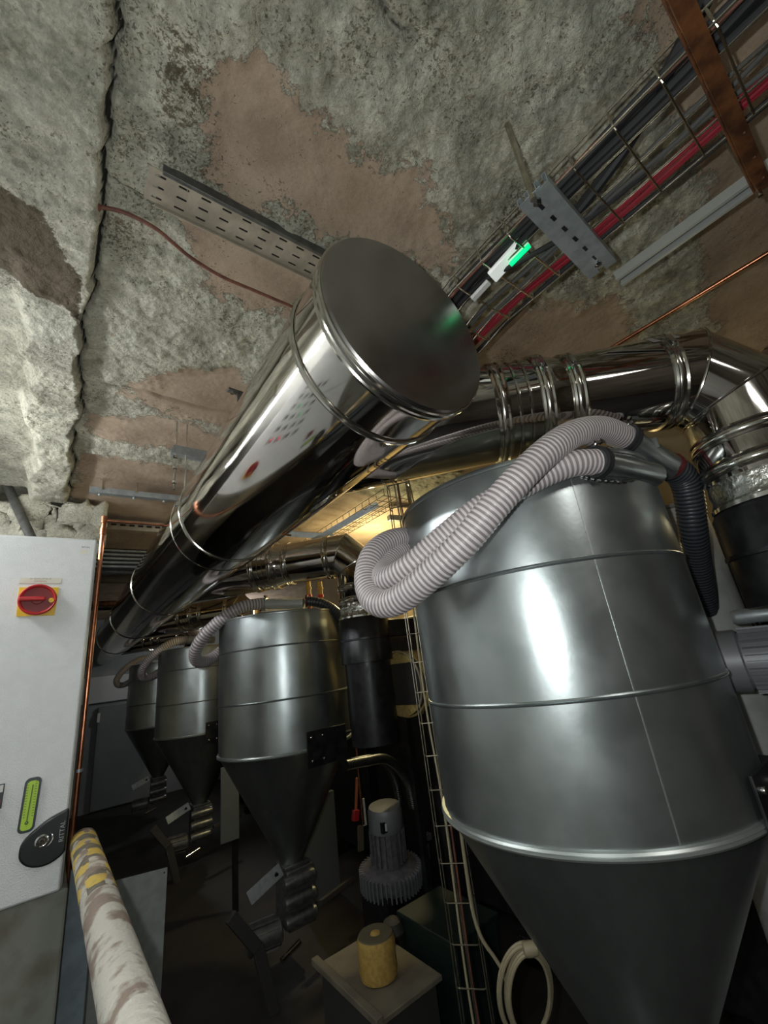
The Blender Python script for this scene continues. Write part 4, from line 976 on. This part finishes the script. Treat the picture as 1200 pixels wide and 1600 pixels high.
cpl = Vector((0.329,1.620,1.170)); bl_ = Vector((0.310,1.620,0.839)); tl_ = Vector((0.113,1.620,1.190))
mb = MB(); v0 = [tl_, cpl, Vector((cpl.x-.01,1.62,.55)), Vector((tl_.x,1.62,.55))]
mb.add(v0+[v+Vector((0,.003,0)) for v in v0], [(0,3,2,1),(4,5,6,7),(0,1,5,4),(1,2,6,5),(2,3,7,6),(3,0,4,7)]); add_obj('sheet', mb, 'sheet_grey', pl, smooth=False)
add_obj('screw_hole', MB().cyl(cpl+Vector((-.008,-.0008,-.010)), cpl+Vector((-.008,.001,-.010)), .0022, seg=10), 'void_black', pl)
bp_ = thing('blue_grey_post', 'blue grey flat post standing between the cabinet pier and the rail', 'post', (.115,1.47,.55))
add_obj('face', MB().box((.086,1.46,.55),(.135,1.475,1.28)), 'blue_grey', bp_, bevel=.002); add_obj('return', MB().box((.131,1.46,.55),(.137,1.52,1.28)), 'blue_grey', bp_, bevel=.002)

KF[:] = [1.0, 0.0]
# ================================================================== RIGHT EDGE
mo = thing('finned_motor', 'grey finned electric motor to the right of the nearest hopper', 'motor', (1.755,0.502,1.507))
ax = Vector((.22,-.97,-.02)).normalized(); c = Vector((1.746,0.506,1.512)); s1 = ax.cross(Vector((0,0,1))).normalized(); s2_ = s1.cross(ax)
add_obj('front_flange', MB().lathe([(.001,-.02),(.09,-.02),(.094,-.015),(.094,.035),(.088,.04)], c, 40, ax), 'motor_light', mo)
add_obj('stator', MB().lathe([(.084,.03),(.084,.40),(.001,.40)], c, 40, ax), 'motor_light', mo)
for i in range(26):
    a = 2*math.pi*i/26; o_ = s1*math.cos(a)+s2_*math.sin(a)
    mb = MB(); mb.bar(c+o_*.089+ax*.045, c+o_*.089+ax*.38, .005, .018, o_); add_obj('cooling_fin', mb, 'motor_light', mo)
add_obj('mounting', MB().bar(c+ax*.2-s2_*.09, c+ax*.2-s2_*.30, .08, .2, ax), 'black_steel', mo)
si = thing('silencer_tube', 'short dark steel tube lying just above the finned motor', 'tube', (1.800,0.460,1.640))
sa = Vector((1.788,0.469,1.640)); add_obj('tube', MB().lathe([(.001,0),(.018,0),(.022,.008),(.024,.012),(.024,.30),(.001,.30)], sa, 24, (.22,-.97,.0)), 'strut_steel', si)
for i in range(3): add_obj('nut', MB().lathe([(.009,0),(.009,.008),(.001,.009)], sa+Vector((.22,-.97,0))*(.05+.035*i)+Vector((-.01,-.01,-.024)), 6, (-.2,-.3,-1)), 'chrome', si, smooth=False)
wc = thing('pale_round_pipe', 'pale thick vertical pipe standing behind the right side of the nearest hopper', 'pipe', (2.14,.66,0))
add_obj('shaft', MB().lathe([(.15,0),(.15,2.12)], (2.14,.66,0), 48), 'white_wall_pipe', wc)
add_obj('cap_ring', MB().lathe([(.15,2.10),(.155,2.105),(.155,2.118),(.001,2.122)], (2.14,.66,0), 48), 'lead_grey', wc)
rp = thing('red_insulated_pipe', 'short red brown insulated pipe under the black flue box at the right edge', 'pipe', (2.247,0.504,1.949))
add_obj('sleeve', MB().tube([(2.394,0.573,1.986), (2.341,0.484,1.976), (2.366,0.411,1.943)], .03, 20), 'stone_brown', rp)
add_obj('insulation_strip', MB().tube([(2.385,0.583,1.948), (2.395,0.449,1.928)], .014, 12), 'insulation_yellow', rp)
jb = thing('junction_box', 'dark box with a white flap below the red brown pipe', 'box', (2.393,0.521,1.802))
jc = Vector((2.517,0.497,1.784)); add_obj('housing', MB().box(tuple(jc-Vector((.13,.06,.10))), tuple(jc+Vector((.13,.08,.08)))), 'black_gloss', jb, bevel=.008)
add_obj('white_flap', MB().bar((2.296,0.470,1.877), (2.331,0.424,1.855), .03, .006, (0,-1,.4)), 'white_plastic', jb, bevel=.002)
